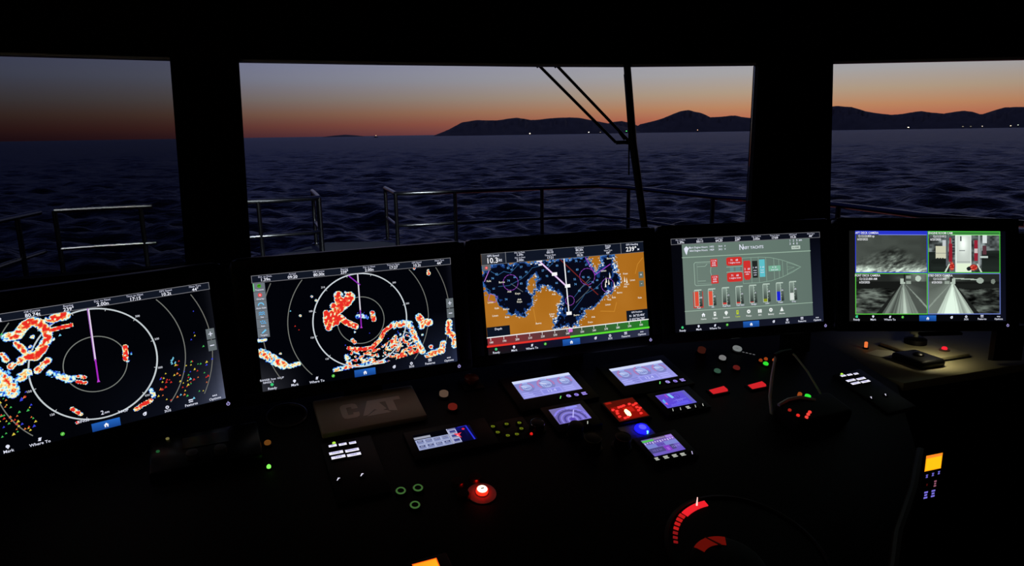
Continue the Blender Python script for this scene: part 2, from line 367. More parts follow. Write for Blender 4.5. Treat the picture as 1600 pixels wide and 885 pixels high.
# ================================================================== OUTSIDE: sea, islands, lights, rails
def sea():
    SEA = -6.0
    naz, nr = 640, 760
    az = np.radians(np.linspace(-62, 62, naz)); r = np.geomspace(14, 2600, nr)
    A, R = np.meshgrid(az, r); X = R * np.sin(A); Y = R * np.cos(A)
    cell = np.maximum(R * (r[1] / r[0] - 1), R * (az[1] - az[0]))
    rs = np.random.RandomState(11); Z = np.zeros_like(X)
    for k in range(70):
        wl = 0.6 * (16.0 ** rs.rand()); th = math.radians(rs.normal(14, 30)); am = 0.0142 * wl ** 0.72
        att = np.clip((wl / cell - 2.0) / 2.5, 0, 1); ph = (X * math.sin(th) + Y * math.cos(th)) * 2 * math.pi / wl + rs.rand() * 6.28
        q = np.sin(ph + 0.35 * np.sin(X * 0.31 / wl + k)); Z += am * att * (q + 0.25 * np.cos(2 * ph))
    V = np.stack([X, Y, Z + SEA], -1).reshape(-1, 3)
    idx = np.arange(naz * nr).reshape(nr, naz)
    F = np.stack([idx[:-1, :-1], idx[:-1, 1:], idx[1:, 1:], idx[1:, :-1]], -1).reshape(-1, 4)
    o0 = len(V); far = np.stack([90000 * np.sin(az), 90000 * np.cos(az), np.full(naz, SEA)], -1); V = np.concatenate([V, far])
    last = idx[-1]; F = np.concatenate([F, np.stack([last[:-1], last[1:], o0 + np.arange(1, naz), o0 + np.arange(naz - 1)], -1)])
    me = bpy.data.meshes.new('sea'); me.vertices.add(len(V)); me.vertices.foreach_set('co', V.astype(np.float32).ravel())
    me.loops.add(len(F) * 4); me.loops.foreach_set('vertex_index', F[:, ::-1].astype(np.int32).ravel() if False else F.astype(np.int32).ravel())
    me.polygons.add(len(F)); me.polygons.foreach_set('loop_start', np.arange(0, len(F) * 4, 4, dtype=np.int32)); me.update(calc_edges=True); me.validate()
    me.shade_smooth()
    m = bpy.data.materials.new('sea_water'); m.use_nodes = True; t = m.node_tree; t.nodes.clear()
    df = t.nodes.new('ShaderNodeBsdfDiffuse'); df.inputs[0].default_value = (*L(8, 9, 20), 1)
    gl = t.nodes.new('ShaderNodeBsdfGlossy'); gl.inputs['Roughness'].default_value = 0.40; gl.inputs[0].default_value = (1.0, 0.93, 0.80, 1)
    fr = t.nodes.new('ShaderNodeFresnel'); fr.inputs[0].default_value = 1.33
    ml = t.nodes.new('ShaderNodeMath'); ml.operation = 'MULTIPLY'; ml.inputs[1].default_value = 0.85; mn = t.nodes.new('ShaderNodeMath'); mn.operation = 'MINIMUM'; mn.inputs[1].default_value = 0.44   # rough water never mirrors fully at grazing angles
    mx = t.nodes.new('ShaderNodeMixShader'); om = t.nodes.new('ShaderNodeOutputMaterial')
    t.links.new(fr.outputs[0], ml.inputs[0]); t.links.new(ml.outputs[0], mn.inputs[0]); t.links.new(mn.outputs[0], mx.inputs[0]); t.links.new(df.outputs[0], mx.inputs[1]); t.links.new(gl.outputs[0], mx.inputs[2]); t.links.new(mx.outputs[0], om.inputs[0])
    tcn = t.nodes.new('ShaderNodeTexCoord'); mp = t.nodes.new('ShaderNodeMapping'); mp.inputs['Scale'].default_value = (0.5, 1.3, 1)
    nz = t.nodes.new('ShaderNodeTexNoise'); nz.inputs['Scale'].default_value = 0.5; nz.inputs['Detail'].default_value = 5; nz.inputs['Roughness'].default_value = 0.6
    bp = t.nodes.new('ShaderNodeBump'); bp.inputs['Strength'].default_value = 0.9; bp.inputs['Distance'].default_value = 0.55
    t.links.new(tcn.outputs['Object'], mp.inputs[0]); t.links.new(mp.outputs[0], nz.inputs['Vector']); t.links.new(nz.outputs['Fac'], bp.inputs['Height']); [t.links.new(bp.outputs[0], q_.inputs['Normal']) for q_ in (df, gl, fr)]
    me.materials.append(m); o = bpy.data.objects.new('sea', me); C.objects.link(o); o['kind'] = 'stuff'
    tag(o, 'dark blue rippled sea reaching from the bow rail to the horizon', 'sea')
sea()

LAND = mat('island_scrub', (185, 160, 120), 0.95, 0, 0.05, vary=0.25, scale=0.02)
def island(name, label, prof, D, depth, seed):
    """a ridge of land: prof = (azimuth deg, height / distance) along its crest"""
    a = np.array(prof); n = max(24, len(a) * 7); az = np.linspace(a[0, 0], a[-1, 0], n); h = np.interp(az, a[:, 0], a[:, 1])
    rs = np.random.RandomState(seed); h = h + np.convolve(rs.normal(0, 0.00045, n + 4), np.ones(5) / 5, 'valid') * (h > 0.003)
    ts = np.linspace(-1, 1, 15); vs = []; fs = []
    rough = rs.normal(0, 1, (n, 15))
    for i in range(n):
        for j, t_ in enumerate(ts):
            d = D + t_ * depth; hh = max(h[i], -0.0015) * D * (1 - abs(t_) ** 1.4) * (1 + 0.10 * rough[i, j] * (abs(t_) > 0.08)) - 8.0 * abs(t_) ** 3 - 6 * (abs(t_) > 0.95)
            q = math.radians(az[i]); vs.append((d * math.sin(q), d * math.cos(q), min(hh, h[i] * d * 0.985 if t_ else hh)))
    for i in range(n - 1):
        for j in range(14): fs.append((i * 15 + j, (i + 1) * 15 + j, (i + 1) * 15 + j + 1, i * 15 + j + 1))
    return tag(MB().add(vs, fs).build(name, LAND), label, 'island')
island('island', 'long dark flat-topped island on the horizon left of the wiper blade', [(-6.09, -0.0008), (-4.95, 0.0067), (-3.81, 0.0169), (-2.63, 0.0193), (-1.09, 0.0189), (0.61, 0.022), (1.74, 0.0182), (2.76, 0.0196), (4.04, 0.021), (5.57, 0.0206), (6.59, 0.0168), (7.6, 0.0131), (9.12, 0.0074), (10.38, 0.0002)], 4000, 250, 1)
island('island', 'small rounded dark hump of land seen behind the wiper blade', [(7.1, 0.001), (7.61, 0.0096), (8.11, 0.0138), (8.96, 0.0153), (9.61, 0.0125), (10.37, 0.0071), (11.12, 0.0008)], 5500, 250, 2)
island('island', 'dark peaked mountain island between the wiper and the right pillar', [(9.63, 0.0004), (10.36, 0.0105), (11.35, 0.0137), (12.33, 0.0193), (13.39, 0.0266), (14.06, 0.028), (14.98, 0.0243), (15.71, 0.0182), (16.66, 0.0187), (17.59, 0.0192), (18.76, 0.0154), (20.36, 0.0156), (22.61, 0.0083), (24.38, -0.0003)], 4750, 250, 3)
island('island', 'dark rolling mountain range filling the horizon of the right window', [(19.5, 0.0011), (21.25, 0.0169), (22.55, 0.0245), (23.83, 0.0278), (24.47, 0.0283), (25.52, 0.027), (26.46, 0.0211), (27.29, 0.0184), (28.11, 0.0157), (28.82, 0.0169), (29.97, 0.0194), (30.55, 0.0176), (31.32, 0.0165), (32.41, 0.0189), (32.97, 0.0172), (33.45, 0.014), (34.03, 0.0174), (34.71, 0.0213), (35.73, 0.0214), (37.74, 0.0168), (40.29, 0.0067), (42.1, -0.0019)], 4000, 250, 4)
island('island', 'tiny faint islet low on the horizon in the left half of the middle window', [(-14.7, -0.0002), (-13.73, 0.0014), (-12.99, 0.0022), (-12.26, 0.0012), (-11.52, -0.0004)], 9000, 500, 5)

def shore_house(az, el, D, w, colr, st, label):
    q = math.radians(az); x, y = D * math.sin(q), D * math.cos(q); z = el * D
    t = thing('shore_house', label, 'house', Matrix.Translation((x, y, z - 3)) @ Matrix.Rotation(-q, 4, 'Z'), 'lit houses along the far shore')
    MB().box((0, 4, (6 - z - 3) / 2), (w + 3, 7, 12 + z + 3 - 3)).add([(-w / 2 - 2, .2, 6), (w / 2 + 2, .2, 6), (w / 2 + 2, 7.8, 6), (-w / 2 - 2, 7.8, 6), (-w / 2, 4, 8.5), (w / 2, 4, 8.5)], [(0, 1, 5, 4), (2, 3, 4, 5), (0, 4, 3), (1, 2, 5), (0, 3, 2, 1)]).build('wall', mat('house_wall', (170, 150, 120), 0.9), t)
    MB().box((0, 0.3, 3), (w, 0.3, 2.8)).build('window', glow('house_light_%d_%d_%d' % colr, colr, st), t)
HL = [(1.62, .0003, 9, (255, 245, 215), 5, 'brightest white-lit house on the shore, under the middle of the long island'), (6.34, .0008, 7, (255, 250, 235), 4, 'white-lit house at the shore just left of the wiper arms'),
      (7.26, .0006, 9, (150, 140, 130), 1.2, 'dim-lit house at the shore right beside the wiper arm tip'), (9.32, .0016, 8, (90, 255, 120), 3, 'small green ship light, built as a lit house, close against the wiper blade'),  # the green one stands for a ship's navigation light
      (14.79, .0016, 5, (255, 210, 170), 2, 'single faintly lit house under the mountain peak'), (29.27, .0008, 9, (255, 240, 210), 4, 'bright white-lit house, first light right of the right pillar'),
      (32.5, .0008, 9, (170, 160, 140), 1.0, 'dim house in the middle of the right window, left of its neighbour'), (32.95, .0008, 8, (150, 145, 130), .9, 'dim house in the middle of the right window, right of its neighbour'),
      (33.6, .0008, 5, (255, 240, 220), 1.6, 'small lit house standing alone in the middle of the right window'), (35.16, .0008, 6, (255, 235, 200), 2.4, 'lit house near the right end of the right window, the lower one'),
      (35.55, .0016, 5, (220, 235, 220), 1.8, 'lit house near the right end of the right window, the higher one')]
for az_, el_, w_, c_, st_, lb_ in HL: shore_house(az_, el_ - 0.0002, 3700, w_ * .72, c_, st_ * .8, lb_)
# a boat's masthead light far off on the left
q = math.radians(-10.68); t = thing('distant_boat', 'tiny boat with one warm masthead light far out on the open horizon', 'boat', Matrix.Translation((2600 * math.sin(q), 2600 * math.cos(q), -6)))
MB().add([(-7, 0, 0), (7, 0, 0), (9, 0, 2), (-7, 0, 2), (-7, 3, 0), (7, 3, 0), (9, 1.5, 2), (-7, 3, 2)], [(0, 1, 2, 3), (4, 7, 6, 5), (3, 2, 6, 7), (0, 4, 5, 1), (0, 3, 7, 4), (1, 5, 6, 2)]).build('hull', mat('boat_hull', (30, 30, 36), 0.6), t)
MB().box((-1, 1.5, 3), (4, 2.2, 2)).build('cabin', mat('boat_hull', (30, 30, 36)), t)
MB().tube([(1, 1.5, 2), (1, 1.5, 6.4)], 0.12, 6).build('mast', mat('boat_hull', (30, 30, 36)), t)
MB().lathe([(0.1, 6.0), (1.2, 6.4), (1.2, 7.6), (0.1, 8.0)], 10, c=(1, 1.5)).build('masthead_light', glow('masthead', (255, 215, 160), 2.2), t)

# foredeck and rails
FD = -1.2; RT, RM = -0.6, -0.94
deckm = mat('pale_foredeck', (46, 48, 54), 0.7, vary=0.1, scale=4)
dk = MB().prism([(-3.4, 2.5), (-4.15, 4.6), (-4.2, 6.0), (-3.9, 6.4), (-2.5, 7.0), (-2.15, 8.0), (-1.5, 8.0), (-1.1, 7.65), (0.35, 8.05), (1.05, 8.3), (1.45, 7.9), (2.2, 6.35), (2.85, 5.4), (3.4, 4.3), (3.7, 3.95), (2.6, 3.9), (1.3, 3.95), (0, 3.8), (-1.3, 3.4), (-2.2, 2.95)], FD - 0.1, FD).build('foredeck', deckm)
struct(dk); dk.name = 'floor_foredeck'
def deck_rail(label, pts, posts, mid=True, midpts=None):
    cx, cy = pts[0]
    t = thing('deck_rail', label, 'railing', Matrix.Translation((cx, cy, FD)), None)
    rel = lambda z, P: [(x - cx, y - cy, z - FD) for x, y in P]
    MB().tube(rel(RT, pts), 0.023, 10).build('top_rail', STEEL, t)
    if mid: MB().tube(rel(RM, midpts or pts), 0.018, 10).build('mid_rail', STEEL, t)
    for x, y in posts:
        MB().tube([(x - cx, y - cy, 0), (x - cx, y - cy, RT - FD)], 0.021, 10).lathe([(0.05, 0), (0.05, 0.012), (0.024, 0.02)], 12, c=(x - cx, y - cy)).build('post', STEEL, t)
    return t
deck_rail('short bent steel rail at the far left edge of the left window', [(-3.6, 4.0), (-3.84, 4.79), (-3.96, 5.38), (-4.05, 5.98)], [(-3.84, 4.75), (-3.98, 5.6)])
deck_rail('steel foredeck rail in the left window catching a white glint', [(-4.0, 6.1), (-3.7, 6.25), (-3.38, 6.36), (-3.28, 6.38)], [(-4.0, 6.1), (-3.38, 6.36)])
deck_rail('gleaming steel foredeck rail left of the gate opening', [(-3.05, 6.48), (-2.49, 6.68), (-2.01, 6.92), (-1.93, 7.03), (-2.06, 7.4), (-2.24, 7.9)], [(-2.43, 6.71), (-1.93, 7.03), (-2.22, 7.84), (-1.99, 7.2)])
deck_rail('long dark steel bow rail right of the gate opening, running round the bow', [(-1.47, 8.2), (-1.22, 7.4), (-1.1, 7.38), (-0.62, 7.52), (0.35, 7.82), (0.85, 7.98), (1.02, 8.0), (1.3, 7.7), (1.91, 6.42), (2.63, 5.62), (2.86, 4.83), (3.22, 4.33)],
          [(-1.46, 8.15), (-1.22, 7.4), (-0.6, 7.52), (0.35, 7.82), (1.3, 7.7), (1.88, 6.48), (2.64, 5.6), (3.1, 4.5)])
# wiper outside the middle window
wm = mat('wiper_black', (7, 7, 8), 0.5)
t = thing('window_wiper', 'black parallel-arm wiper with a long blade outside the middle window', 'wiper', Matrix.Translation((0.63, 3.79, 0.36)))
rl = lambda P: [(x - 0.63, y - 3.79, z - 0.36) for x, y, z in P]
def barm(P, w): return MB().tube(rl(P), w, 6)
barm([(0.10, 3.80, 0.41), (0.144, 3.80, 0.362), (0.16, 3.797, 0.345)], 0.017).build('pivot', wm, t); barm([(0.20, 3.80, 0.40), (0.238, 3.80, 0.36), (0.254, 3.797, 0.343)], 0.017).build('pivot', wm, t)
barm([(0.144, 3.797, 0.362), (0.555, 3.705, -0.053)], 0.0085).build('arm', wm, t)
barm([(0.238, 3.797, 0.36), (0.625, 3.702, -0.05)], 0.0085).build('arm', wm, t)
barm([(0.555, 3.705, -0.053), (0.60, 3.704, -0.052), (0.64, 3.702, -0.057)], 0.011).build('link', wm, t)
MB().box((0, 0, 0), (0.05, 0.016, 0.012), Matrix.Translation(rl([(0.585, 3.707, -0.018)])[0]) @ Matrix.Rotation(0.9, 4, 'Y')).build('clip', wm, t)
P = rl([(0.618, 3.795, 0.355), (0.642, 3.698, -0.061), (0.698, 3.601, -0.51)])
MB().tube([P[0], P[1], P[2]], [0.019, 0.021, 0.018], 8).build('blade', wm, t)
MB().tube([Vector(P[0]) + Vector((-.012, 0, -.06)), Vector(P[1]) + Vector((-.022, 0, .05)), Vector(P[1]) + Vector((-.018, 0, -.16))], 0.004, 6).build('spring_bar', wm, t)

# ================================================================== THE HELM CONSOLE
yaw, tl = math.radians(24), math.radians(15)
CU = Vector((math.cos(yaw), math.sin(yaw), 0)); CV = Vector((-math.sin(yaw) * math.cos(tl), math.cos(yaw) * math.cos(tl), math.sin(tl))); CN = CU.cross(CV); CO = Vector((0.2, 2.0, -0.72))
def CF(u, v, h=0.0): return frame_matrix(CO + CU * u + CV * v + CN * h, CU, CV, CN)
con = thing('helm_console', 'broad dark sloping ship helm console under the five large screens', 'console', CF(0, 0))
cpoly = [(-1.62, 0.02), (-1.3, 0.13), (0.95, 0.13), (0.99, -0.33), (0.755, -0.583), (0.58, -0.70), (0.40, -0.80), (0.26, -0.9), (-0.9, -0.9), (-1.62, -0.45)]
MB().prism(cpoly, -0.03, 0.0).build('worktop', LEATHER, con, bevel=0.006)
inv = CF(0, 0).inverted(); vs = []
for u, v in cpoly:
    cu_, cv_ = (u + 0.32) * 0.97 - 0.32, (v + 0.38) * 0.95 - 0.38
    p = CO + CU * cu_ + CV * cv_ - CN * 0.03; vs += [inv @ p, inv @ Vector((p.x, p.y, ZF))]
n = len(cpoly); MB().add(vs, [tuple(range(0, 2 * n, 2)), tuple(range(2 * n - 1, 0, -2))] + [(2 * i, 2 * i + 1, 2 * ((i + 1) % n) + 1, 2 * ((i + 1) % n)) for i in range(n)]).build('cabinet', WOOD, con)
MB().tube([(-1.6, -0.46, 0.0), (-0.9, -0.91, 0.0), (0.26, -0.91, 0.0), (0.41, -0.805, 0.0), (0.59, -0.705, 0.0), (0.75, -0.60, 0.0)], 0.014, 10).build('front_trim', WOOD, con)

# ------------------------------------------------------------------ large screens
SW, SH = 0.531, 0.299
def mon_frame(x, y, z, yawd, tiltd, rolld):
    ya, ti, ro = (math.radians(k) for k in (yawd, tiltd, rolld))
    n_ = Vector((math.sin(ya) * math.cos(ti), -math.cos(ya) * math.cos(ti), math.sin(ti))); u0 = Vector((math.cos(ya), math.sin(ya), 0)); v0 = n_.cross(u0)
    u_ = u0 * math.cos(ro) + v0 * math.sin(ro); v_ = n_.cross(u_)
    return frame_matrix((x, y, z), u_, v_, n_)
def monitor(label, pose, art, footlen, footx=0.0):
    M = mon_frame(*pose); base = M @ Matrix.Translation((0, -SH / 2 - 0.036, 0))
    t = thing('navigation_screen', label, 'screen', base, 'large console screens'); dy = SH / 2 + 0.036
    bz = MB(); W, H = SW + 0.094, SH + 0.038
    x0, x1, y0, y1 = -W / 2, W / 2, -SH / 2 - 0.034 + dy, SH / 2 + 0.044 + dy; c = 0.022
    bz.prism([(x0, y0 + c * .4), (x0 + c * .4, y0), (x1 - c * .4, y0), (x1, y0 + c * .4), (x1, y1 - c), (x1 - c * .3, y1 - c * .3), (x1 - c, y1), (x0 + c, y1), (x0 + c * .3, y1 - c * .3), (x0, y1 - c)], -0.055, -0.004)
    bz.build('housing', GLOSSB, t, bevel=0.004)
    MB().frame(x0 + 0.004, y0 + 0.004, x1 - 0.004, y1 - 0.004, 0.03, -0.004, 0.0005).build('bezel', PLASTIC, t, bevel=0.001)
    s = art.build('screen', t, z=-0.0032); s.location = (0, dy, 0)
    pb = MB().lathe([(0.0066, -0.0035), (0.0066, 0.0012)], 14, c=(SW / 2 + 0.003, -SH / 2 - 0.0145 + dy)).build('power_button', mat('button_black', (12, 12, 16), .4), t)
    a = Art(2, 2, 0.012, 0.012); a.ring(1, 1, .62, .24, (190, 180, 250), a0=125, a1=415, n=14); a.line([(1, .1), (1, .85)], .24, (190, 180, 250))
    ic = a.build('power_icon', pb, z=0.0014); ic.location = (SW / 2 + 0.003, -SH / 2 - 0.0145 + dy, 0)
    Mi = base.inverted().to_3x3(); dn = Mi @ Vector((0, 0, -footlen)); ft = MB()
    p0 = Vector((footx, 0.02, -0.045)); hw, hd_ = 0.05, 0.012
    for_vs = [];
    for p in (p0, p0 + dn): for_vs += [p + Vector((-hw, 0, -hd_)), p + Vector((hw, 0, -hd_)), p + Vector((hw, 0, hd_)), p + Vector((-hw, 0, hd_))]
    ft.add(for_vs, [(0, 1, 2, 3), (7, 6, 5, 4)] + [(i, (i + 1) % 4, 4 + (i + 1) % 4, 4 + i) for i in range(4)]).build('bracket', PLASTIC, t)
    return t
WHT = (225, 228, 245)
HEADS = ['Dst. to Dest.', 'Arrival', 'Off Course', 'Bearing', 'Dst. to Next', 'Time to Next', 'GPS Speed', 'Next Turn']
def topbar(a, vals, h=5.4, bgc=(17, 22, 34), x0=0, big=3.3):
    a.rect(0, 0, 160, h, bgc); a.box(0.2, 0.2, 159.8, h, 0.45, (112, 112, 118))
    for i, v in enumerate(vals):
        x = 10 + 20 * i
        a.text(HEADS[i], x, 1.5, 1.9, (190, 192, 212)); a.text(v, x, 3.9, big, (240, 242, 255))
def home(a, x=79.7, y=87.4, s=1.6):
    a.poly([(x - s, y - .1), (x, y - s * 1.05), (x + s, y - .1)], (245, 248, 255)); a.rect(x - s * .72, y - .3, x - s * .22, y + s * .85, (245, 248, 255)); a.rect(x + s * .22, y - .3, x + s * .72, y + s * .85, (245, 248, 255)); a.rect(x - s * .72, y - .3, x + s * .72, y + .15, (245, 248, 255))
def bottombar(a, bgc=None, ready=True, dy=0.0):
    if bgc: a.rect(0, 83.6, 160, 90, bgc)
    a.grad(71, 84.2, 88.3, 90.3, (32, 92, 178), (36, 104, 196), (22, 66, 140), (20, 62, 134), 2); home(a)
    if ready: a.disc(7.2, 85.4, 1.2, (60, 200, 120)); a.text('Ready', 7.2, 88.4, 2.7, WHT)
    a.disc(24, 85.2, 1.1, WHT); a.poly([(23.2, 85.8), (24.8, 85.8), (24, 87)], WHT); a.text('Mark', 24, 88.4, 2.7, WHT)
    a.poly([(39.9, 86.6), (42.4, 84.4), (41.6, 87)], WHT); a.disc(41.2, 85.4, .8, WHT); a.text('Where To', 41, 88.5, 2.7, WHT)
    a.disc(54, 86, 1.25, (80, 185, 60)); a.line([(53.6, 86.4), (54.5, 85.4)], .3, (190, 240, 170))
    a.disc(104, 86.4, 1.2, WHT); a.rect(104, 85, 105.3, 86.2, WHT); a.disc(103.8, 86.5, .4, (20, 22, 34))
    a.disc(119, 85.6, 1.2, WHT); a.disc(119, 85.6, .5, (20, 22, 34)); a.text('SOS', 119, 88.3, 2.5, WHT)
    a.rect(133.8, 84, 136.8, 84.9, WHT); a.rect(133.8, 85.5, 136.8, 86.2, WHT); a.text('Features', 135.3, 88.0, 2.6, WHT)
    for k in (-1.2, 0, 1.2): a.poly([(152.3 + k - .6, 86), (152.3 + k, 84.8), (152.3 + k + .6, 86)], WHT)
    a.text('Options', 152.3, 88.0, 2.6, WHT)

def radar_colours(f, X, Y, off):
    nz = vnoise(X + .5 * Y, Y - .4 * X, 0.66, off); nf = vnoise(X, Y, 1.1, off + 5); nl = vnoise(X, Y, .22, off + 9)
    g_ = np.where(f > 0, np.minimum(f, .62) * (0.22 + 1.5 * nz) + (nf - .5) * .30 + (nl - .5) * .2 * (f > .1), 0)
    pal = [(0.09, (42, 80, 215)), (0.16, (120, 205, 245)), (0.27, (236, 252, 240)), (0.36, (252, 238, 170)), (0.44, (248, 180, 100)), (0.54, (242, 104, 66)), (9, (232, 44, 36))]
    rgb = np.zeros(f.shape + (3,)); done = np.zeros(f.shape, bool)
    for th, c in pal:
        q_ = (~done) & (g_ < th); rgb[q_] = c; done |= q_
    return rgb, g_ > 0.03
def radar_field(X, Y, caps):
    f = np.zeros(X.shape)
    for pts, r, pk in caps: f = np.maximum(f, pk * (1 - (capsule(X, Y, pts) / r) ** 2) + 0.0)
    return f
def triangles(a, pts, size=.75):
    cols = [(215, 50, 40), (60, 70, 220), (70, 190, 90), (220, 200, 70), (120, 205, 235), (230, 120, 60)]
    for x, y, c in pts:
        s = size * (0.7 + 0.7 * rnd.random()); a.poly([(x - s, y + s * .8), (x + s * .2, y - s), (x + s, y + s * .5)], cols[c] if isinstance(c, int) else c)
def rings(a, clip=(0.2, 5.8, 159.8, 83)):
    a.ring(80, 44, 19, .62, (120, 124, 118), n=96); 
    a.ring(80, 44, 57, .62, (118, 120, 114), clip=clip, n=220); a.ring(80, 44, 76, .62, (112, 112, 106), clip=clip, n=260)
    a.ring(80, 44, 38, .95, (196, 204, 208), n=160)
    for k in range(12):
        t_ = math.radians(90 - 30 * k - 17); 
        for r0, r1 in ((36.7, 38),): a.line([(80 + r0 * math.cos(t_), 44 - r0 * math.sin(t_)), (80 + r1 * math.cos(t_), 44 - r1 * math.sin(t_))], .4, (190, 195, 200))
        x, y = 80 + 40.6 * math.cos(t_), 44 - 40.6 * math.sin(t_)
        if 7 < y < 82: a.text('%03d' % ((240 + 30 * (k + 1)) % 360), x, y, 2.0, (215, 218, 228))
def zoomkeys(a, x0=152.8, x1=158.8):
    a.rect(x0, 34.6, x1, 42.6, (104, 112, 116)); a.rect(x0, 43.4, x1, 51.4, (96, 104, 108)); xc = (x0 + x1) / 2
    a.line([(xc - 1.2, 38.6), (xc + 1.2, 38.6)], .6, WHT); a.line([(xc, 37.2), (xc, 40)], .6, WHT); a.line([(xc - 1.2, 47.4), (xc + 1.2, 47.4)], .7, WHT)
GX, GY = np.meshgrid(np.arange(.25, 160, .5), np.arange(.25, 90, .5))

def art_radar_left():
    a = Art(160, 90, SW, SH)
    def bleed(x, y):
        k = max(0, (x - 120) / 40) ** 2 * max(0, (y - 35) / 55) ** 1.3; e = max(0, (x - 150) / 10) ** 2 * .35; k2 = max(0, (x - 60) / 100) * max(0, (y - 40) / 50)
        return (2 + 66 * k + 16 * k2 + 40 * e, 3 + 68 * k + 19 * k2 + 40 * e, 7 + 74 * k + 30 * k2 + 46 * e)
    a.field(0, 0, 160, 90, bleed)
    rings(a)
    caps = [([(34.7, 15.5), (39.7, 15.6), (44.4, 10.3)], 3.2, .5), ([(44.4, 10.3), (48.7, 8.0), (52.9, 10.2), (56.1, 15.9), (55.2, 21.6), (50.8, 27.7), (47.4, 30.9), (43.1, 29.5)], 3.3, .62), ([(56, 18), (53, 26), (49, 30)], 2.4, 1.1), ([(58.9, 9.0), (63, 8), (67.6, 7.6)], 3.3, .62), ([(69.8, 14.7), (59.0, 15.7), (56.2, 19.0)], 1.5, .9),
            ([(38.8, 20.9), (42.4, 26.5), (45.3, 30.0)], 2.3, .55), ([(30.3, 26.5), (31.8, 29.6)], 2.2, .55), ([(33.4, 34.8), (34.8, 33.8)], 2.2, .6), ([(39.3, 32.1)], 3.2, .45), ([(47.7, 18)], 1.6, .3), ([(46, 24.5)], 1.6, .35),
            ([(28.8, 39.3), (31.5, 46.9), (31.9, 51.2)], 4.2, .36), ([(37.7, 42.9), (41.4, 40.7)], 3.2, .34), ([(24, 44), (27, 49)], 4, .3), ([(22, 30), (26, 36)], 3.4, .5), ([(46.8, 40.6), (50, 38), (53.7, 35.2)], 2.3, .5), ([(53.5, 44), (57.8, 46.5), (62.6, 50.6), (65.6, 50.6)], 2.6, .24),
            ([(68.7, 49.9), (72.2, 51.5)], 1.3, .72), ([(67.6, 53.3), (72.2, 55.2)], 1.3, .8), ([(99, 36.3), (98.1, 44.4)], 1.9, 1.05), ([(102.2, 41.6)], .9, .2), ([(99.1, 46.1)], 1.3, .28), ([(110.6, 70.5), (111.7, 75.5)], 1.7, .26), ([(99.2, 81.7), (104, 79.6), (109.3, 78)], 1.7, 1.1), ([(61.9, 70.8), (66.1, 75.7)], 1.4, 1.0), ([(63.4, 80.9)], 1.2, .9), ([(58.5, 22)], 1.2, .4), ([(16, 20), (24, 24)], 4, .6), ([(10, 36), (20, 40)], 5, .4)]
    f = radar_field(GX, GY, caps); rgb, m_ = radar_colours(f, GX, GY, 1); a.raster(0, 0, 160, 90, rgb, m_ & (f > 0.015))
    P = []
    for _ in range(62):
        u, v = rnd.random(), rnd.random(); x0, y0 = 121.7 + 30 * u, 50 + 7 * u; x1, y1 = 111.5 + 37 * u, 80 + 6 * u; x, y = x0 + (x1 - x0) * v, y0 + (y1 - y0) * v
        P.append((x, y, rnd.choice([0, 0, 1, 2, 3, 3, 4, 5])))
    for _ in range(46): P.append((22 + 19 * rnd.random(), 52 + 27 * rnd.random(), rnd.choice([0, 1, 2, 3, 3, 2, 5])))
    for _ in range(8): P.append((126 + 3 * rnd.random(), 50 + 5 * rnd.random(), 4))
    triangles(a, P + [(146.4, 19.5, 1), (144.6, 35.3, 1), (144.8, 37.6, 3), (142, 40, 1), (149.6, 46.7, 2), (154.4, 57.5, 1), (62.5, 20, 4), (32, 13, 2)])
    a.ring(80, 44, 38, .95, (196, 204, 208), n=60, a0=-75, a1=75)
    a.line([(80.9, 6), (79.9, 41)], 1.3, (160, 100, 190)); a.line([(81.2, 6), (80.0, 41)], .75, (226, 212, 232)); a.line([(80.0, 41), (79.6, 55.8)], .95, (165, 40, 190)); a.poly([(78.6, 56.6), (80.6, 56.6), (79.6, 54)], (190, 60, 210))
    a.text('2', 78.6, 78.3, 4, WHT); a.text('nm', 81.4, 78.5, 2.4, WHT); a.text('RINGS', 66.8, 80.8, 2.5, WHT); a.text('H-UP', 91.4, 80.7, 2.6, WHT)
    topbar(a, ['1.39n', '09:12', '80.74t', '239\u00b0', '2.00n', '17:15', '10.2t', '44\u00b0'], h=5.2); bottombar(a, ready=True); zoomkeys(a); return a

